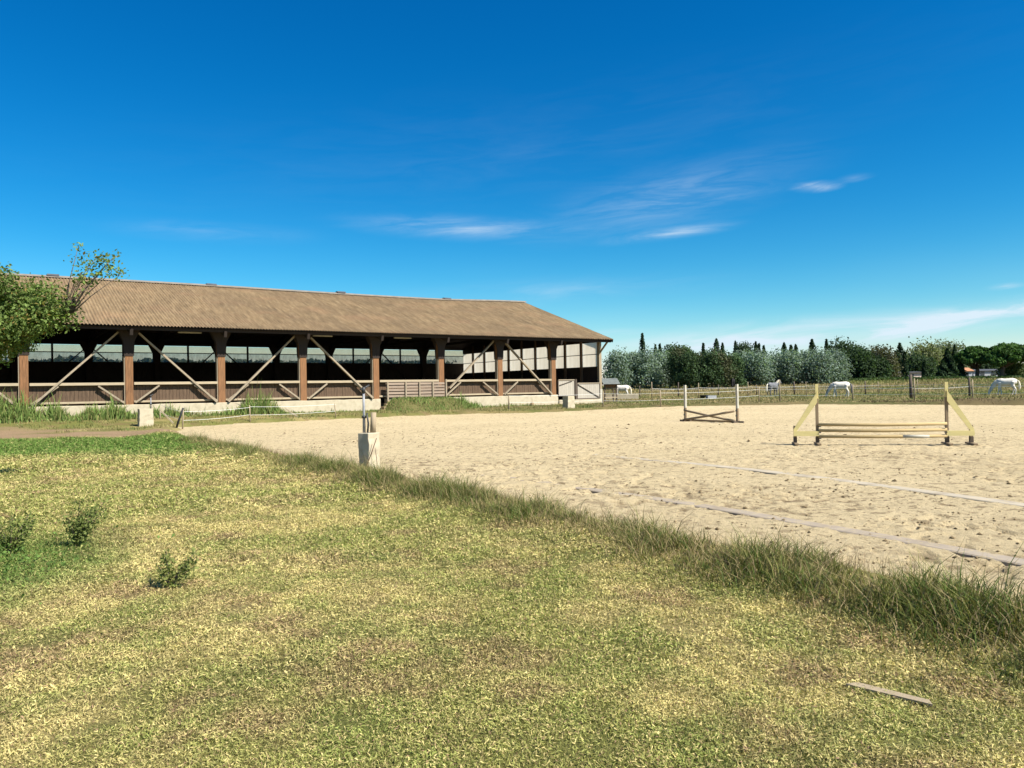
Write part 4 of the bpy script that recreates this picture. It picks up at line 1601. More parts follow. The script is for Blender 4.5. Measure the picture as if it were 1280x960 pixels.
# ------------------------------------------------------------------ hay rack, low wall, trough
x, y, z = at_depth(761, 67.0)
hr = thing('hay_rack', 'small roofed wooden hay rack beside the hall corner', 'hay rack', (x, y, gz(x, y)), PHI - 0.35)
for sx__ in (-0.55, 0.55):
    for sy__ in (-0.4, 0.4):
        MB().box(sx__ - 0.05, sx__ + 0.05, sy__ - 0.05, sy__ + 0.05, 0, 1.72).build('leg', 'dark_fence_wood', hr)
MB().prism([(-0.75, 1.62), (-0.72, 1.60), (0.0, 2.08), (0.72, 1.60), (0.75, 1.62), (0.0, 2.13)], 'x', -0.78, 0.78).build('roof', 'grey_sheet', hr)
for sx__ in (-0.52, 0.52):
    MB().prism([(-0.6, 1.6), (0.6, 1.6), (0, 2.03)], 'x', sx__ - 0.02, sx__ + 0.02).build('gable', 'post_wood', hr)
MB().box(-0.55, 0.55, -0.42, -0.39, 1.28, 1.60).build('front_board', 'post_wood', hr)
MB().box(-0.6, 0.6, -0.5, 0.5, 0.42, 0.50).build('tray', 'rail_wood', hr)
for i in range(9):
    x_ = -0.48 + 0.12 * i
    MB().beam((x_, -0.46, 1.28), (x_, -0.12, 0.55), 0.03, 0.03).build('slat', 'grey_wood', hr)
x, y, z = at_depth(776, 76)
g = MB().box(-1.7, 1.7, -0.25, 0.25, -0.2, 0.55).build('low_wall', 'cream_concrete', None, bevel=0.03)
g.location = (x, y, z)
g.rotation_euler = (0, 0, -0.12)
tag(g, 'low pale wall in front of the white horse by the hay rack', 'wall')
p = spot(889, 499.5)
tr = thing('water_trough', 'pale stone water trough in the paddock behind the crossed jump', 'trough', (p[0], p[1], p[2] - 0.02), 0.15)
MB().box(-0.42, 0.42, -0.25, -0.18, 0, 0.40).build('side', 'render_grey', tr)
MB().box(-0.42, 0.42, 0.18, 0.25, 0, 0.40).build('side', 'render_grey', tr)
MB().box(-0.42, -0.35, -0.18, 0.18, 0, 0.40).build('end', 'render_grey', tr)
MB().box(0.35, 0.42, -0.18, 0.18, 0, 0.40).build('end', 'render_grey', tr)
MB().box(-0.35, 0.35, -0.18, 0.18, 0.0, 0.30).build('water', 'window_dark', tr)
p = spot(881, 498.5)
g = MB().tube([(0, 0, 0), (0, 0, 0.12), (0, 0, 0.34), (0, 0, 0.36)], [0.40, 0.45, 0.48, 0.50], 16).build('rubber_tub', 'black_rubber', None, True)
g.location = tuple(p)
g.scale = (1, 0.8, 1)
tag(g, 'black rubber tub beside the stone trough', 'tub')

# ------------------------------------------------------------------ horses


def horse(label, loc, rz, h, pose, coat_, mane, group='horses grazing in the paddock'):
    hs = thing('horse', label, 'horse', loc, rz, group)
    hs.scale = (h / 1.40,) * 3
    b = MB()
    sp = [(-0.80, 1.10, .07, .10), (-0.72, 1.10, .20, .22), (-0.52, 1.11, .27, .29), (-0.22, 1.06, .30, .32),
          (0.08, 1.03, .30, .33), (0.34, 1.06, .26, .34), (0.52, 1.07, .20, .28), (0.62, 1.06, .10, .17)]
    b.tube([(x_, 0, z_) for x_, z_, w_, h_ in sp], [(h_, w_) for x_, z_, w_, h_ in sp], 16)
    step = 0.10 if pose == 'graze' else 0.03
    for s_ in (-1, 1):
        y_ = 0.155 * s_
        f_ = step * s_
        b.tube([(-0.52, y_ * 0.8, 1.08), (-0.47, y_, 0.80), (-0.62 - f_ * 0.6, y_, 0.48), (-0.57 - f_, y_, 0.14), (-0.52 - f_, y_, 0.05), (-0.51 - f_, y_, 0.0)],
               [.21, .145, .068, .045, .058, .066], 10)
        b.tube([(0.42, y_ * 0.8, 1.02), (0.42, y_, 0.74), (0.42 + f_ * 0.7, y_, 0.44), (0.41 + f_ * 1.2, y_, 0.13), (0.44 + f_ * 1.2, y_, 0.05), (0.45 + f_ * 1.2, y_, 0.0)],
               [.17, .098, .062, .040, .055, .062], 10)
    if pose == 'graze':
        nk = [(0.44, 1.12), (0.66, 1.04), (0.86, 0.80), (1.00, 0.55), (1.06, 0.44)]
        hd = [(1.03, 0.50), (1.10, 0.38), (1.16, 0.20), (1.19, 0.09), (1.195, 0.05)]
    else:
        nk = [(0.44, 1.14), (0.64, 1.24), (0.80, 1.40), (0.93, 1.53), (0.98, 1.56)]
        hd = [(0.93, 1.56), (1.03, 1.52), (1.18, 1.38), (1.27, 1.28), (1.30, 1.25)]
    b.tube([(x_, 0, z_) for x_, z_ in nk], [(.27, .17), (.21, .13), (.165, .105), (.13, .09), (.10, .08)], 12)
    b.tube([(x_, 0, z_) for x_, z_ in hd], [(.10, .085), (.125, .095), (.085, .07), (.07, .06), (.045, .045)], 12)
    px_, pz_ = hd[0]
    for s_ in (-1, 1):
        if pose == 'graze':
            b.tube([(px_ - 0.02, 0.05 * s_, pz_ + 0.04), (px_ - 0.09, 0.075 * s_, pz_ + 0.13)], [.035, .012], 6)
        else:
            b.tube([(px_, 0.05 * s_, pz_ + 0.05), (px_ + 0.0, 0.07 * s_, pz_ + 0.18)], [.035, .012], 6)
    o = b.build('body', coat_, hs, True)
    rm = o.modifiers.new('remesh', 'REMESH')
    rm.mode = 'VOXEL'
    rm.voxel_size = 0.028
    rm.use_smooth_shade = True
    sm = o.modifiers.new('smooth', 'SMOOTH')
    sm.iterations = 4
    sm.factor = 0.5
    # tail and mane
    tb = MB().tube([(-0.78, 0, 1.24), (-0.90, 0, 1.12), (-0.95, 0, 0.85), (-0.95, 0, 0.55), (-0.92, 0, 0.30)], [.04, .055, .085, .075, .02], 8)
    tb.build('tail', mane, hs, True)
    mnb = MB()
    rs = random.Random(4)
    for i in range(22):
        k = i / 21
        j_ = k * (len(nk) - 1)
        i0 = min(int(j_), len(nk) - 2)
        t__ = j_ - i0
        cx_ = nk[i0][0] * (1 - t__) + nk[i0 + 1][0] * t__
        cz_ = nk[i0][1] * (1 - t__) + nk[i0 + 1][1] * t__
        rd = np.interp(k, [0, 1], [0.25, 0.11])
        if pose == 'graze':
            tx, tz_ = cx_ + rd * 0.72 * (0.4 + k * 0.5), cz_ + rd * 0.75
        else:
            tx, tz_ = cx_ - rd * 0.75, cz_ + rd * 0.65
        s_ = -1 if i % 2 else 1
        mnb.tube([(tx, 0.0, tz_), (tx + 0.01, 0.09 * s_, tz_ - 0.06), (tx - 0.01, 0.135 * s_, tz_ - 0.20 - rs.uniform(0, 0.06))], [.028, .03, .008], 5)
    mnb.build('mane', mane, hs, True)
    for s_ in (-1, 1):
        f_ = step * s_
        MB().tube([(-0.51 - f_, 0.155 * s_, -0.005), (-0.515 - f_, 0.155 * s_, 0.06)], [.072, .06], 10).build('hoof', 'hoof', hs)
        MB().tube([(0.45 + f_ * 1.2, 0.155 * s_, -0.005), (0.445 + f_ * 1.2, 0.155 * s_, 0.06)], [.068, .057], 10).build('hoof', 'hoof', hs)
    return hs


def horse_at(u, v, dist, *a):
    x, y, z = at_depth(u, dist)
    return x, y, float(ground_z(np.array([x]), np.array([y]))[0])


horse('white horse with grey patches grazing at the far right of the paddock', horse_at(1257, 0, 64), math.pi - 0.05 - 0.55, 1.42, 'graze', 'coat_white', 'mane_cream')
horse('white horse with dark mane grazing behind the yellow jump', horse_at(1050, 0, 68.6), math.pi - 0.40, 1.40, 'graze', 'coat_white', 'mane_grey')
horse('dark grey horse with raised head behind the far tape fence', horse_at(966, 0, 78.6), 0.55, 1.40, 'stand', 'coat_grey', 'mane_cream')
horse('cream white horse by the hay rack and low wall', horse_at(777, 0, 80), math.pi - 0.3, 1.42, 'stand', 'coat_cream', 'mane_cream')
horse('small black horse far back before the dark trees', horse_at(916, 0, 100), -1.9, 1.30, 'graze', 'coat_black', 'coat_black')

# ------------------------------------------------------------------ trees


def leaf_cards(P, size, nrm=None, aspect=1.6, jitter=1.0):
    """folded diamond leaves at P (n,3)"""
    n_ = len(P)
    a = rng.normal(0, 1, (n_, 3)) * jitter
    if nrm is not None:
        a = a + nrm * 1.2
    a /= np.linalg.norm(a, axis=1)[:, None] + 1e-9
    r_ = rng.normal(0, 1, (n_, 3))
    t_ = np.cross(a, r_)
    t_ /= np.linalg.norm(t_, axis=1)[:, None] + 1e-9
    b = np.cross(a, t_)
    L = (size * aspect / 2)[:, None]
    w = (size / 2)[:, None]
    V = np.stack([P - t_ * L, P + b * w + a * w * 0.3, P + t_ * L, P - b * w + a * w * 0.3], 1).reshape(-1, 3)
    o = (np.arange(n_) * 4)[:, None]
    F = np.concatenate([o + [0, 1, 2], o + [0, 2, 3]], 0)
    return V, F


def shell(n_, c_, rad_, fill=0.35):
    d_ = rng.normal(0, 1, (n_, 3))
    d_ /= np.linalg.norm(d_, axis=1)[:, None]
    k = 1 - fill * rng.uniform(0, 1, n_) ** 1.5
    return np.array(c_) + d_ * k[:, None] * np.array(rad_), d_


def limb_tree(parent, h, r0, mat='bark', forks=4, spread=0.5, start=0.35, seed=1):
    rs = random.Random(seed)
    b = MB()
    b.tube([(0, 0, -0.2), (rs.uniform(-.05, .05) * h, rs.uniform(-.05, .05) * h, h * 0.4), (rs.uniform(-.06, .06) * h, rs.uniform(-.06, .06) * h, h * 0.85)],
           [r0, r0 * 0.7, r0 * 0.2], 7)
    for i in range(forks):
        a = 2 * math.pi * i / forks + rs.uniform(-.4, .4)
        z0_ = h * rs.uniform(start, 0.65)
        q = (math.cos(a) * spread * h, math.sin(a) * spread * h, z0_ + h * rs.uniform(.15, .35))
        b.tube([(0, 0, z0_), (q[0] * 0.5, q[1] * 0.5, z0_ + (q[2] - z0_) * 0.35), q], [r0 * 0.5, r0 * 0.35, r0 * 0.08], 6)
    return b.build('trunk', mat, parent, True)


def bushy_tree(name, label, x, y, h, w, col, lobes=9, leaves=1500, size=0.26, group=None, seed=1, low=0.0, mat='leaf', cvar=0.25, cat='tree', col2=None):
    z = gz(x, y)
    t = thing(name, label, cat, (x, y, z), 0, group)
    limb_tree(t, h * 0.9, max(0.05, 0.028 * h), seed=seed, spread=0.25)
    rs = random.Random(seed)
    Vs, Fs, Cs, n_ = [], [], [], 0
    for i in range(lobes):
        a = 2 * math.pi * (i * 0.382 + rs.uniform(-.06, .06))
        k = (i + 0.5) / lobes
        zc = h * (low + 0.16 + (0.68 - low) * k)
        rad_ = w / 2 * (0.62 * math.sin(math.pi * (0.28 + 0.60 * k)) * rs.uniform(0.5, 1.0))
        c_ = (math.cos(a) * rad_, math.sin(a) * rad_, zc + rs.uniform(-.04, .04) * h)
        lr = w * rs.uniform(0.20, 0.31)
        P, d_ = shell(leaves // lobes, c_, (lr, lr, lr * rs.uniform(0.75, 1.1)), 0.6)
        bump = 1 + 0.16 * rng.normal(0, 1, (len(P), 1))
        P = np.array(c_) + (P - np.array(c_)) * bump
        P[:, 2] = np.maximum(P[:, 2], 0.05)
        V, F = leaf_cards(P, size * rng.uniform(0.6, 1.4, len(P)), d_, 1.7)
        base_c = np.array(col) * rs.uniform(1 - cvar, 1 + cvar)
        if col2 is not None and rs.random() < 0.2:
            base_c = np.array(col2) * rs.uniform(1 - cvar, 1 + cvar)
        cc = base_c * rng.uniform(0.78, 1.25, (len(P), 1))
        Vs.append(V)
        Fs.append(F + n_)
        Cs.append(np.repeat(cc, 4, 0))
        n_ += len(V)
    me = np_mesh('crown', np.concatenate(Vs), np.concatenate(Fs), np.concatenate(Cs))
    link('crown', me, mat, t)
    return t


def cypress(label, x, y, top, w, col=(0.030, 0.052, 0.022), leaves=700, group='cypresses', size=0.24):
    z = gz(x, y)
    h = top - z
    t = thing('cypress_tree', label, 'cypress', (x, y, z), 0, group)
    MB().tube([(0, 0, -0.2), (0, 0, h * 0.8)], [0.14, 0.03], 6).build('trunk', 'bark', t, True)
    k = rng.uniform(0, 1, leaves) ** 0.8
    prof = np.interp(k, [0, 0.06, 0.25, 0.6, 0.9, 1], [0.5, 0.85, 1.0, 0.72, 0.26, 0.02]) * w / 2
    a = rng.uniform(0, 2 * math.pi, leaves)
    ph = rng.uniform(0, 6)
    rr_ = prof * (0.72 + 0.28 * np.sin(a * 3 + k * 14 + ph)) * np.sqrt(rng.uniform(0.35, 1.1, leaves))
    P = np.stack([np.cos(a) * rr_, np.sin(a) * rr_, k * h], -1)
    d_ = np.stack([np.cos(a), np.sin(a), np.full(leaves, 0.5)], -1)
    V, F = leaf_cards(P, size * rng.uniform(0.6, 1.4, leaves), d_, 2.2, 0.6)
    cc = np.array(col) * rng.uniform(0.6, 1.5, (leaves, 1))
    link('crown', np_mesh('crown', V, F, np.repeat(cc, 4, 0)), 'needle', t)
    return t


ORD = ['first', 'second', 'third', 'fourth', 'fifth', 'sixth', 'seventh', 'eighth', 'ninth', 'tenth', 'eleventh', 'twelfth']
GREYG = (0.215, 0.275, 0.215)
PINE = (0.072, 0.112, 0.050)
# grey-green hedge trees left of the dark pines, then right of them
left = [(772, 104, 437, 4.2), (790, 107, 438.5, 4.0), (808, 105, 437.5, 4.4), (826, 107, 436, 4.4), (840, 109, 440, 3.6)]
for i, (u, dist, v, w) in enumerate(left):
    x, y, z = at_depth(u, dist)
    bushy_tree('silver_tree', f'silvery grey-green hedge tree, {ORD[i]} to the right of the hall', x, y, zat(u, v, dist) - z, w * 1.18, GREYG, 17, 5200, 0.165,
               'silvery hedge trees', 10 + i, cvar=0.22)
right = [(930, 108, 441, 4.4), (950, 106, 440, 4.4), (970, 108, 441, 4.2), (988, 106, 440, 4.2), (1006, 108, 439, 4.2), (1024, 105, 437, 4.6), (1044, 106, 438, 4.2), (913, 110, 443, 3.6)]
for i, (u, dist, v, w) in enumerate(sorted(right)):
    x, y, z = at_depth(u, dist)
    bushy_tree('silver_tree', f'silvery grey-green hedge tree, {ORD[i]} to the right of the dark pines', x, y, zat(u, v, dist) - z, w * 1.18, sc(GREYG, 0.92), 17, 5200, 0.165,
               'silvery hedge trees', 30 + i, cvar=0.22)
pines = [(848, 102, 431, 3.4), (862, 100, 438, 3.2), (876, 101, 437, 3.4), (890, 100, 435, 3.4), (904, 101, 437, 3.2), (917, 103, 439, 3.0)]
for i, (u, dist, v, w) in enumerate(pines):
    x, y, z = at_depth(u, dist)
    bushy_tree('dark_pine', f'dark green pine behind the crossed jump, {ORD[i]} from the left', x, y, zat(u, v, dist) - z, w * 1.15, PINE, 16, 4600, 0.16,
               'dark pines in the hedge', 50 + i, mat='needle', col2=(0.08, 0.085, 0.045))
# taller trees and spires behind the hedge
cyps = [(804, 417, 2.6), (820, 431, 1.9), (825.5, 430, 1.9), (880, 429, 1.8), (896.5, 423.5, 3.6), (904, 429, 1.9), (920, 427, 1.8), (945.5, 427.5, 2.2), (949.5, 430, 1.6),
        (955.5, 432, 2.0), (981, 428.5, 3.4), (989.5, 432, 2.4), (995.5, 431, 2.4), (1016, 424, 3.2), (1034, 424.5, 2.2)]
for i, (u, v, w) in enumerate(cyps):
    dist = 138 + (i * 7) % 11
    x, y, z = at_depth(u, dist)
    where = ('tall dark cypress rising alone behind the silvery trees by the hall' if i == 0 else
             f'dark cypress spire behind the hedge, {["second","third","fourth","fifth","sixth","seventh","eighth","ninth","tenth","eleventh","twelfth","thirteenth","fourteenth","fifteenth"][i-1]} from the hall')
    cypress(where, x, y, zat(u, v, dist), w, leaves=800, group='cypress spires behind the hedge')
for i, (u, v, w, dist, col, lb) in enumerate([
        (842, 427, 5.5, 135, PINE, 'dark bushy pine behind the silvery trees, just right of the lone cypress'),
        (858, 430, 4.5, 134, PINE, 'dark pine top behind the hedge left of the crossed jump'),
        (931, 425, 5.2, 140, (0.06, 0.085, 0.05), 'ragged open pine top behind the hedge above the crossed jump'),
        (1052, 424.5, 6.5, 128, (0.05, 0.082, 0.035), 'tall bushy dark tree at the right end of the silvery hedge'),
        (1067, 432, 6.5, 126, (0.045, 0.075, 0.034), 'broad dark green tree next to the end of the silvery hedge'),
        (1078, 437, 5.0, 122, (0.05, 0.08, 0.036), 'low dark green tree left of the brownish tree'),
        (1100, 434, 7.5, 128, (0.085, 0.085, 0.045), 'brownish green tree left of the small pink house'),
        (1101, 446, 3.4, 124, (0.05, 0.08, 0.034), 'round dark green tree right of the brownish tree'),
        (1074.5, 430, 3.0, 150, (0.075, 0.085, 0.06), 'pale thin tree rising behind the dark trees left of the brownish tree'),
        (1150, 450, 9.0, 185, (0.055, 0.085, 0.04), 'low dark tree directly behind the small pink house'),
        (1158, 433, 13, 205, (0.15, 0.165, 0.075), 'pale green broad tree right of the small pink house'),
        (1184, 430, 15, 225, (0.145, 0.165, 0.09), 'pale green tall tree behind the dark cypress cluster'),
        (1135, 447, 9.0, 230, (0.11, 0.14, 0.09), 'distant pale tree seen between the cypresses above the house'),
        (1208, 448, 9, 235, (0.05, 0.08, 0.04), 'dark tree far behind the left umbrella pine'),
        (1228, 447, 10, 232, (0.055, 0.085, 0.04), 'dark tree far behind the gap between the umbrella pines'),
        (1250, 446, 10, 236, (0.05, 0.08, 0.04), 'dark tree far behind the right umbrella pine'),
        (1270, 455, 8, 150, (0.10, 0.125, 0.05), 'olive green shrub tree under the umbrella pine at right')]):
    x, y, z = at_depth(u, dist)
    bushy_tree('leafy_tree', lb, x, y, zat(u, v, dist) - z, w, col, 18, 4600 if dist < 180 else 8000, 0.23 if dist < 180 else 0.36, None, 70 + i)
for u, v, w, dist, lb in [(1125.5, 429, 3.6, 170, 'tall cypress standing left of the small pink house'),
                          (1131.5, 440, 1.25, 140, 'slim cypress standing before the small pink house'),
                          (1142.5, 443, 2.8, 190, 'short cypress behind the roof of the small pink house'),
                          (1156, 451, 1.3, 150, 'stubby dark cypress at the right end of the small pink house'),
                          (1120, 439, 1.6, 175, 'thin cypress left of the tall cypress by the pink house'),
                          (1179, 452, 2.6, 140, 'low left cypress of the dark cluster left of the umbrella pine'),
                          (1185, 436, 3.0, 142, 'tallest cypress of the dark cluster left of the umbrella pine'),
                          (1190, 447, 2.6, 140, 'right cypress of the dark cluster left of the umbrella pine'),
                          (1194, 431, 1.8, 165, 'thin pale cypress behind the dark cluster'),
                          (1201, 452, 2.4, 150, 'small cypress between the dark cluster and the umbrella pine')]:
    x, y, z = at_depth(u, dist)
    cypress(lb, x, y, zat(u, v, dist), w, leaves=900, group='cypresses around the houses', size=0.28)


# umbrella pines
def umbrella(label, u, dist, u0, u1, vt, vb, seed, trunks):
    x, y, z = at_depth(u, dist)
    t = thing('umbrella_pine', label, 'pine tree', (x, y, z), 0, 'umbrella pines')
    rs = random.Random(seed)
    xl, _, _ = at_depth(u0, dist)
    xr, _, _ = at_depth(u1, dist)
    zt, zb = zat(u, vt, dist) - z, zat(u, vb, dist) - z
    cx, hw = (xl + xr) / 2 - x, (xr - xl) / 2
    b = MB()
    b.tube([(0, 0, -0.3), (0.2, 0, zb * 0.6), (cx * 0.5, 0, zb)], [0.45, 0.36, 0.28], 8)
    Vs, Fs, Cs, n_ = [], [], [], 0
    for i in range(34):
        a = i * 2.39996
        k = math.sqrt((i + 0.5) / 34)
        px_, py_ = cx + math.cos(a) * k * hw * 0.9, math.sin(a) * k * hw * 0.8
        pz_ = zb + (zt - zb) * (0.86 - 0.62 * k ** 2.2) + rs.uniform(-.05, .03) * (zt - zb)
        lr = hw * rs.uniform(0.19, 0.27)
        P, d_ = shell(330, (px_, py_, pz_ - lr * 0.35), (lr, lr, lr * 0.62), 0.45)
        V, F = leaf_cards(P, 0.34 * rng.uniform(0.6, 1.4, len(P)), d_, 1.8)
        cc = np.array((0.058, 0.110, 0.028)) * rs.uniform(0.75, 1.25) * rng.uniform(0.65, 1.4, (len(P), 1))
        Vs.append(V)
        Fs.append(F + n_)
        Cs.append(np.repeat(cc, 4, 0))
        n_ += len(V)
        if i % 3 == 0:
            b.tube([(cx * 0.3, 0, zb * 0.75), ((px_ + cx * 0.3) / 2, py_ / 2, (zb * 0.8 + pz_) / 2 - 0.3), (px_, py_, pz_ - lr * 0.4)], [0.2, 0.12, 0.04], 6)
    b.build('trunk', 'bark', t, True)
    link('crown', np_mesh('crown', np.concatenate(Vs), np.concatenate(Fs), np.concatenate(Cs)), 'needle', t)


umbrella('dark umbrella pine with flat crown, left of the pair at the right edge', 1221, 150, 1196, 1246, 430, 456, 3, 1)
umbrella('larger umbrella pine at the right edge above the grazing white horse', 1252, 146, 1228, 1296, 427.5, 455, 5, 1)


# houses and a low hedge among those trees
def house(label, u0, u1, vb, vt, dist, wallm, roofm, rise, wins, depth=5.0):
    x0, y0, z0 = at_depth((u0 + u1) / 2, dist)
    xa, _, _ = at_depth(u0, dist)
    xb, _, _ = at_depth(u1, dist)
    hw = (xb - xa) / 2
    h = zat((u0 + u1) / 2, vt, dist) - z0
    t = thing('house', label, 'house', (x0, y0, z0), 0)
    MB().box(-hw, hw, 0, depth, -0.5, h).build('wall', wallm, t)
    MB().prism([(-0.35, h), (-0.35, h + 0.10), (depth / 2, h + rise), (depth + 0.35, h + 0.10), (depth + 0.35, h)], 'x', -hw - 0.3, hw + 0.3).build('roof', roofm, t)
    for (cx, w_, z1, z2) in wins:
        w = MB().box(cx * hw - w_ / 2, cx * hw + w_ / 2, -0.06, -0.003, z1, z2).build('window', 'window_dark', t)
        MB().box(cx * hw - w_ / 2 - 0.08, cx * hw + w_ / 2 + 0.08, -0.09, -0.062, z1 - 0.1, z1 - 0.01).build('sill', 'pale_paint', w)
    return t


house('small low pink house with dark roof among the cypresses', 1121, 1153, 474, 466, 165, 'render_pink', 'roof_slate', 0.28,
      [(0.22, 0.55, 0.9, 1.6)])
house('long grey house half hidden behind the umbrella pine trunks', 1217, 1262, 474, 463.5, 190, 'render_grey', 'roof_slate', 0.5,
      [(-0.5, 1.0, 1.0, 2.2), (0.1, 1.0, 1.0, 2.2), (0.6, 0.9, 1.0, 2.2)], 7)
house('small house with terracotta roof left of the umbrella pine trunk', 1205.5, 1215.5, 474, 464, 182, 'render_grey', 'terracotta', 0.9,
      [(-0.2, 0.6, 1.0, 2.0)], 4)
P, n_ = import_cards
V, F = leaf_cards(P, 0.34 * rng.uniform(0.6, 1.4, n_), None, 1.6)
cc = np.array((0.05, 0.075, 0.03)) * rng.uniform(0.6, 1.5, (n_, 1))
o = tag(link('added_rear_scrub', np_mesh('added_rear_scrub', V, F, np.repeat(cc, 4, 0)), 'leaf'), 'dark scrub added behind the hall to dim its lower rear window sheets', 'scrub', kind='stuff')
o.location = (O[0], O[1], 0)
o.rotation_euler = (0, 0, PHI)
hg = Sward()
n_ = 9000
u_ = rng.uniform(1055, 1330, n_)
dd = rng.normal(120, 1.2, n_)
xs_ = (u_ - 640) / FPX * dd
hh = 0.62 * (0.5 + 0.75 * fbm(xs_ * 0.25, xs_ * 0, 111, 3)) * rng.uniform(0.1, 1, n_) ** 0.6
P = np.stack([xs_, dd, base(xs_, dd) + hh], -1)
V, F = leaf_cards(P, 0.28 * rng.uniform(0.6, 1.4, n_), None, 1.6)
cc = np.array((0.055, 0.085, 0.030)) * rng.uniform(0.6, 1.5, (n_, 1))
tag(link('hedge_scrub', np_mesh('hedge_scrub', V, F, np.repeat(cc, 4, 0)), 'leaf'), 'low dark scrub along the foot of the far right trees', 'scrub', kind='stuff')

# ------------------------------------------------------------------ tree hanging in from the left
TX, TY = -11.08, 14.3
oak = thing('oak_tree', 'leafy green tree reaching in at the left before the hall', 'tree', (TX, TY, gz(TX, TY)))
b = MB()
b.tube([(0, 0, -0.2), (0.05, 0, 1.0), (-0.05, 0.05, 2.2), (0.1, 0, 3.4)], [0.17, 0.14, 0.11, 0.05], 9)
clumps = []
rs = random.Random(12)
tips = [(1.2, -0.3, 3.9), (1.9, 0.0, 3.35), (2.3, 0.25, 2.95), (2.75, 0.0, 3.25), (2.55, -0.2, 2.75), (1.5, -0.3, 2.6), (1.6, 0.3, 3.0), (2.0, -0.3, 2.55),
        (0.9, -0.5, 3.3), (0.6, 0.4, 4.0), (1.7, -0.1, 3.75), (2.2, 0.3, 3.5), (1.1, 0.0, 2.35), (1.9, 0.2, 2.3), (1.45, 0.1, 2.1), (-0.8, 0.5, 3.6), (-1.4, -0.4, 3.0), (0.0, -1.0, 3.2),
        (0.2, 1.1, 3.3), (-0.5, 0, 4.2), (0.7, 0.2, 2.7), (2.85, 0.1, 2.9), (1.0, -0.2, 4.05), (0.3, 0.1, 2.5), (1.65, 0.25, 2.75), (0.5, -0.2, 4.3), (1.0, 0.2, 4.35), (0.2, 0, 3.7), (1.4, -0.2, 3.6)]
for tp in tips:
    tp = (tp[0] * 0.9, tp[1], 2.60 + (tp[2] - 2.1) * 0.74)
    z0_ = 1.3 + 0.5 * rs.random()
    mid = (tp[0] * 0.5, tp[1] * 0.5, z0_ + (tp[2] - z0_) * 0.62)
    b.tube([(0, 0, z0_), mid, tp], [0.05, 0.028, 0.006], 6)
    clumps.append((tp, rs.uniform(0.34, 0.46), 700))
    clumps.append((tuple(0.72 * a + 0.28 * c_ for a, c_ in zip(tp, mid)), 0.30, 260))
# thin shoot standing up against the sky
sh0 = (2.75, 0.0, 3.1)
shoot = [((2.86, 0.0, 3.40), 0.14, 40), ((3.0, 0.02, 3.60), 0.12, 22), ((3.12, 0.0, 3.74), 0.11, 22), ((3.05, 0.0, 3.95), 0.16, 55), ((3.3, 0.05, 4.25), 0.17, 60), ((3.55, 0, 4.15), 0.17, 60), ((3.45, -0.05, 3.95), 0.16, 50), ((3.8, 0.0, 3.92), 0.10, 26),
         ((3.0, 0.0, 4.45), 0.09, 20), ((3.2, 0, 4.12), 0.14, 40), ((2.93, 0.0, 4.2), 0.08, 14), ((3.62, 0.02, 3.98), 0.15, 45), ((3.25, 0.0, 3.86), 0.16, 46), ((2.95, 0, 3.82), 0.09, 16),
         ((3.68, 0.0, 4.27), 0.09, 18)]
for tp, r_, n_ in shoot:
    b.tube([sh0, ((sh0[0] + tp[0]) / 2 - 0.06, tp[1] / 2, (sh0[2] + tp[2]) / 2), tp], [0.018, 0.010, 0.004], 5)
    clumps.append((tp, r_, n_))
b.build('trunk', 'bark', oak, True)
Vs, Fs, Cs, n0 = [], [], [], 0
for tp, r_, n_ in clumps:
    P, d_ = shell(n_, tp, (r_, r_, r_ * 0.8), 0.75)
    P = P + rng.normal(0, 0.05, P.shape)
    V, F = leaf_cards(P, 0.038 * rng.uniform(0.6, 1.4, n_), d_ * 0.6 + np.array([0, 0, 0.5]), 1.9)
    cc = np.array((0.165, 0.225, 0.062)) * rs.uniform(0.75, 1.25) * rng.uniform(0.6, 1.5, (n_, 1))
    cc = np.where((rng.uniform(0, 1, n_) < 0.07)[:, None], np.array((0.27, 0.20, 0.06)), cc)
    Vs.append(V)
    Fs.append(F + n0)
    Cs.append(np.repeat(cc, 4, 0))
    n0 += len(V)
link('crown', np_mesh('crown', np.concatenate(Vs), np.concatenate(Fs), np.concatenate(Cs)), 'leaf', oak)


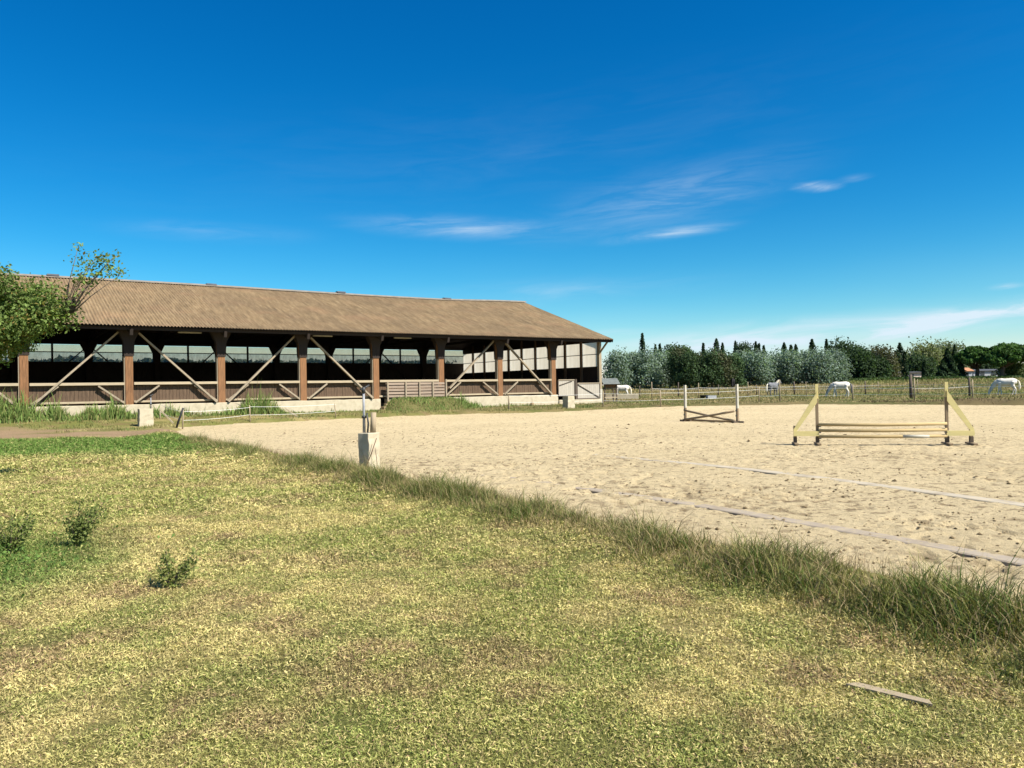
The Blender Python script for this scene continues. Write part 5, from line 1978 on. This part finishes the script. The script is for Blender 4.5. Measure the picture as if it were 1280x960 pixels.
# ------------------------------------------------------------------ small shrubs in the lawn
def sprig(label, x, y, h, w, stems, leaves, col, seed, lean=(0, 0), size=0.022):
    z = float(ground_z(np.array([x]), np.array([y]))[0])
    t = thing('small_shrub', label, 'shrub', (x, y, z), 0, 'self-sown shrubs in the lawn')
    rs = random.Random(seed)
    b = MB()
    Vs, Fs, Cs, n0 = [], [], [], 0
    for i in range(stems):
        a = rs.uniform(0, 6.28)
        k = rs.uniform(0.2, 1.0)
        top = Vector((math.cos(a) * w / 2 * k + lean[0], math.sin(a) * w / 2 * k + lean[1], h * rs.uniform(0.55, 1.0)))
        mid = Vector((top.x * 0.35, top.y * 0.35, top.z * 0.5))
        b.tube([(0, 0, -0.02), mid, top], [0.006, 0.004, 0.002], 5)
        n_ = leaves // stems
        q = rng.uniform(0.15, 1.0, n_)
        P = np.outer((1 - q) ** 2, np.zeros(3)) + np.outer(2 * q * (1 - q), np.array(mid)) + np.outer(q ** 2, np.array(top))
        P = P + rng.normal(0, 0.035, P.shape) * (h / 0.5)
        P[:, 2] = np.abs(P[:, 2])
        V, F = leaf_cards(P, size * rng.uniform(0.6, 1.4, n_), None, 1.8)
        cc = np.array(col) * rng.uniform(0.6, 1.5, (n_, 1))
        Vs.append(V)
        Fs.append(F + n0)
        Cs.append(np.repeat(cc, 4, 0))
        n0 += len(V)
    b.build('stems', 'bark', t)
    link('foliage', np_mesh('foliage', np.concatenate(Vs), np.concatenate(Fs), np.concatenate(Cs)), 'leaf', t)
    return t


p = spot(96, 690)
sprig('bushy green shrub sprouting from the lawn at left', p[0], p[1], 0.50, 0.42, 12, 1500, (0.17, 0.20, 0.06), 1, (0.10, 0), 0.018)
p = spot(212, 748)
sprig('low sparse shrub in the lawn, nearer than the bushy one', p[0], p[1], 0.34, 0.40, 9, 600, (0.21, 0.23, 0.07), 2, (0.05, 0), 0.018)
p = spot(14, 700)
sprig('shrub at the left edge behind the green weeds', p[0], p[1], 0.42, 0.5, 10, 1000, (0.18, 0.21, 0.06), 3, (0, 0), 0.018)
# mat of green weeds at the left edge
wd_ = Sward()
n_ = 6500
x = -5.55 + rng.normal(0, 0.62, n_)
y = 6.7 + rng.normal(0, 0.85, n_)
ok = fbm(x * 2.2, y * 2.2, 123, 3) > 0.42
x, y = x[ok], y[ok]
n_ = len(x)
hz = 0.30 * np.exp(-((x + 5.5) / 0.55) ** 2 - ((y - 6.7) / 1.0) ** 2) * (0.3 + 1.3 * fbm(x * 2, y * 2, 121, 2)) + 0.05
P = np.stack([x, y, ground_z(x, y) + hz * rng.uniform(0, 1, n_) ** 0.6], -1)
V, F = leaf_cards(P, 0.020 * rng.uniform(0.5, 1.5, n_), np.tile([0, 0, 0.7], (n_, 1)), 1.8)
cc = np.array((0.13, 0.205, 0.050)) * rng.uniform(0.5, 1.5, (n_, 1))
wd_.add(V, F, np.repeat(cc, 4, 0))
wd_.build('green_weeds', 'mat of leafy green weeds at the left edge of the lawn', 'weeds', 'leaf')
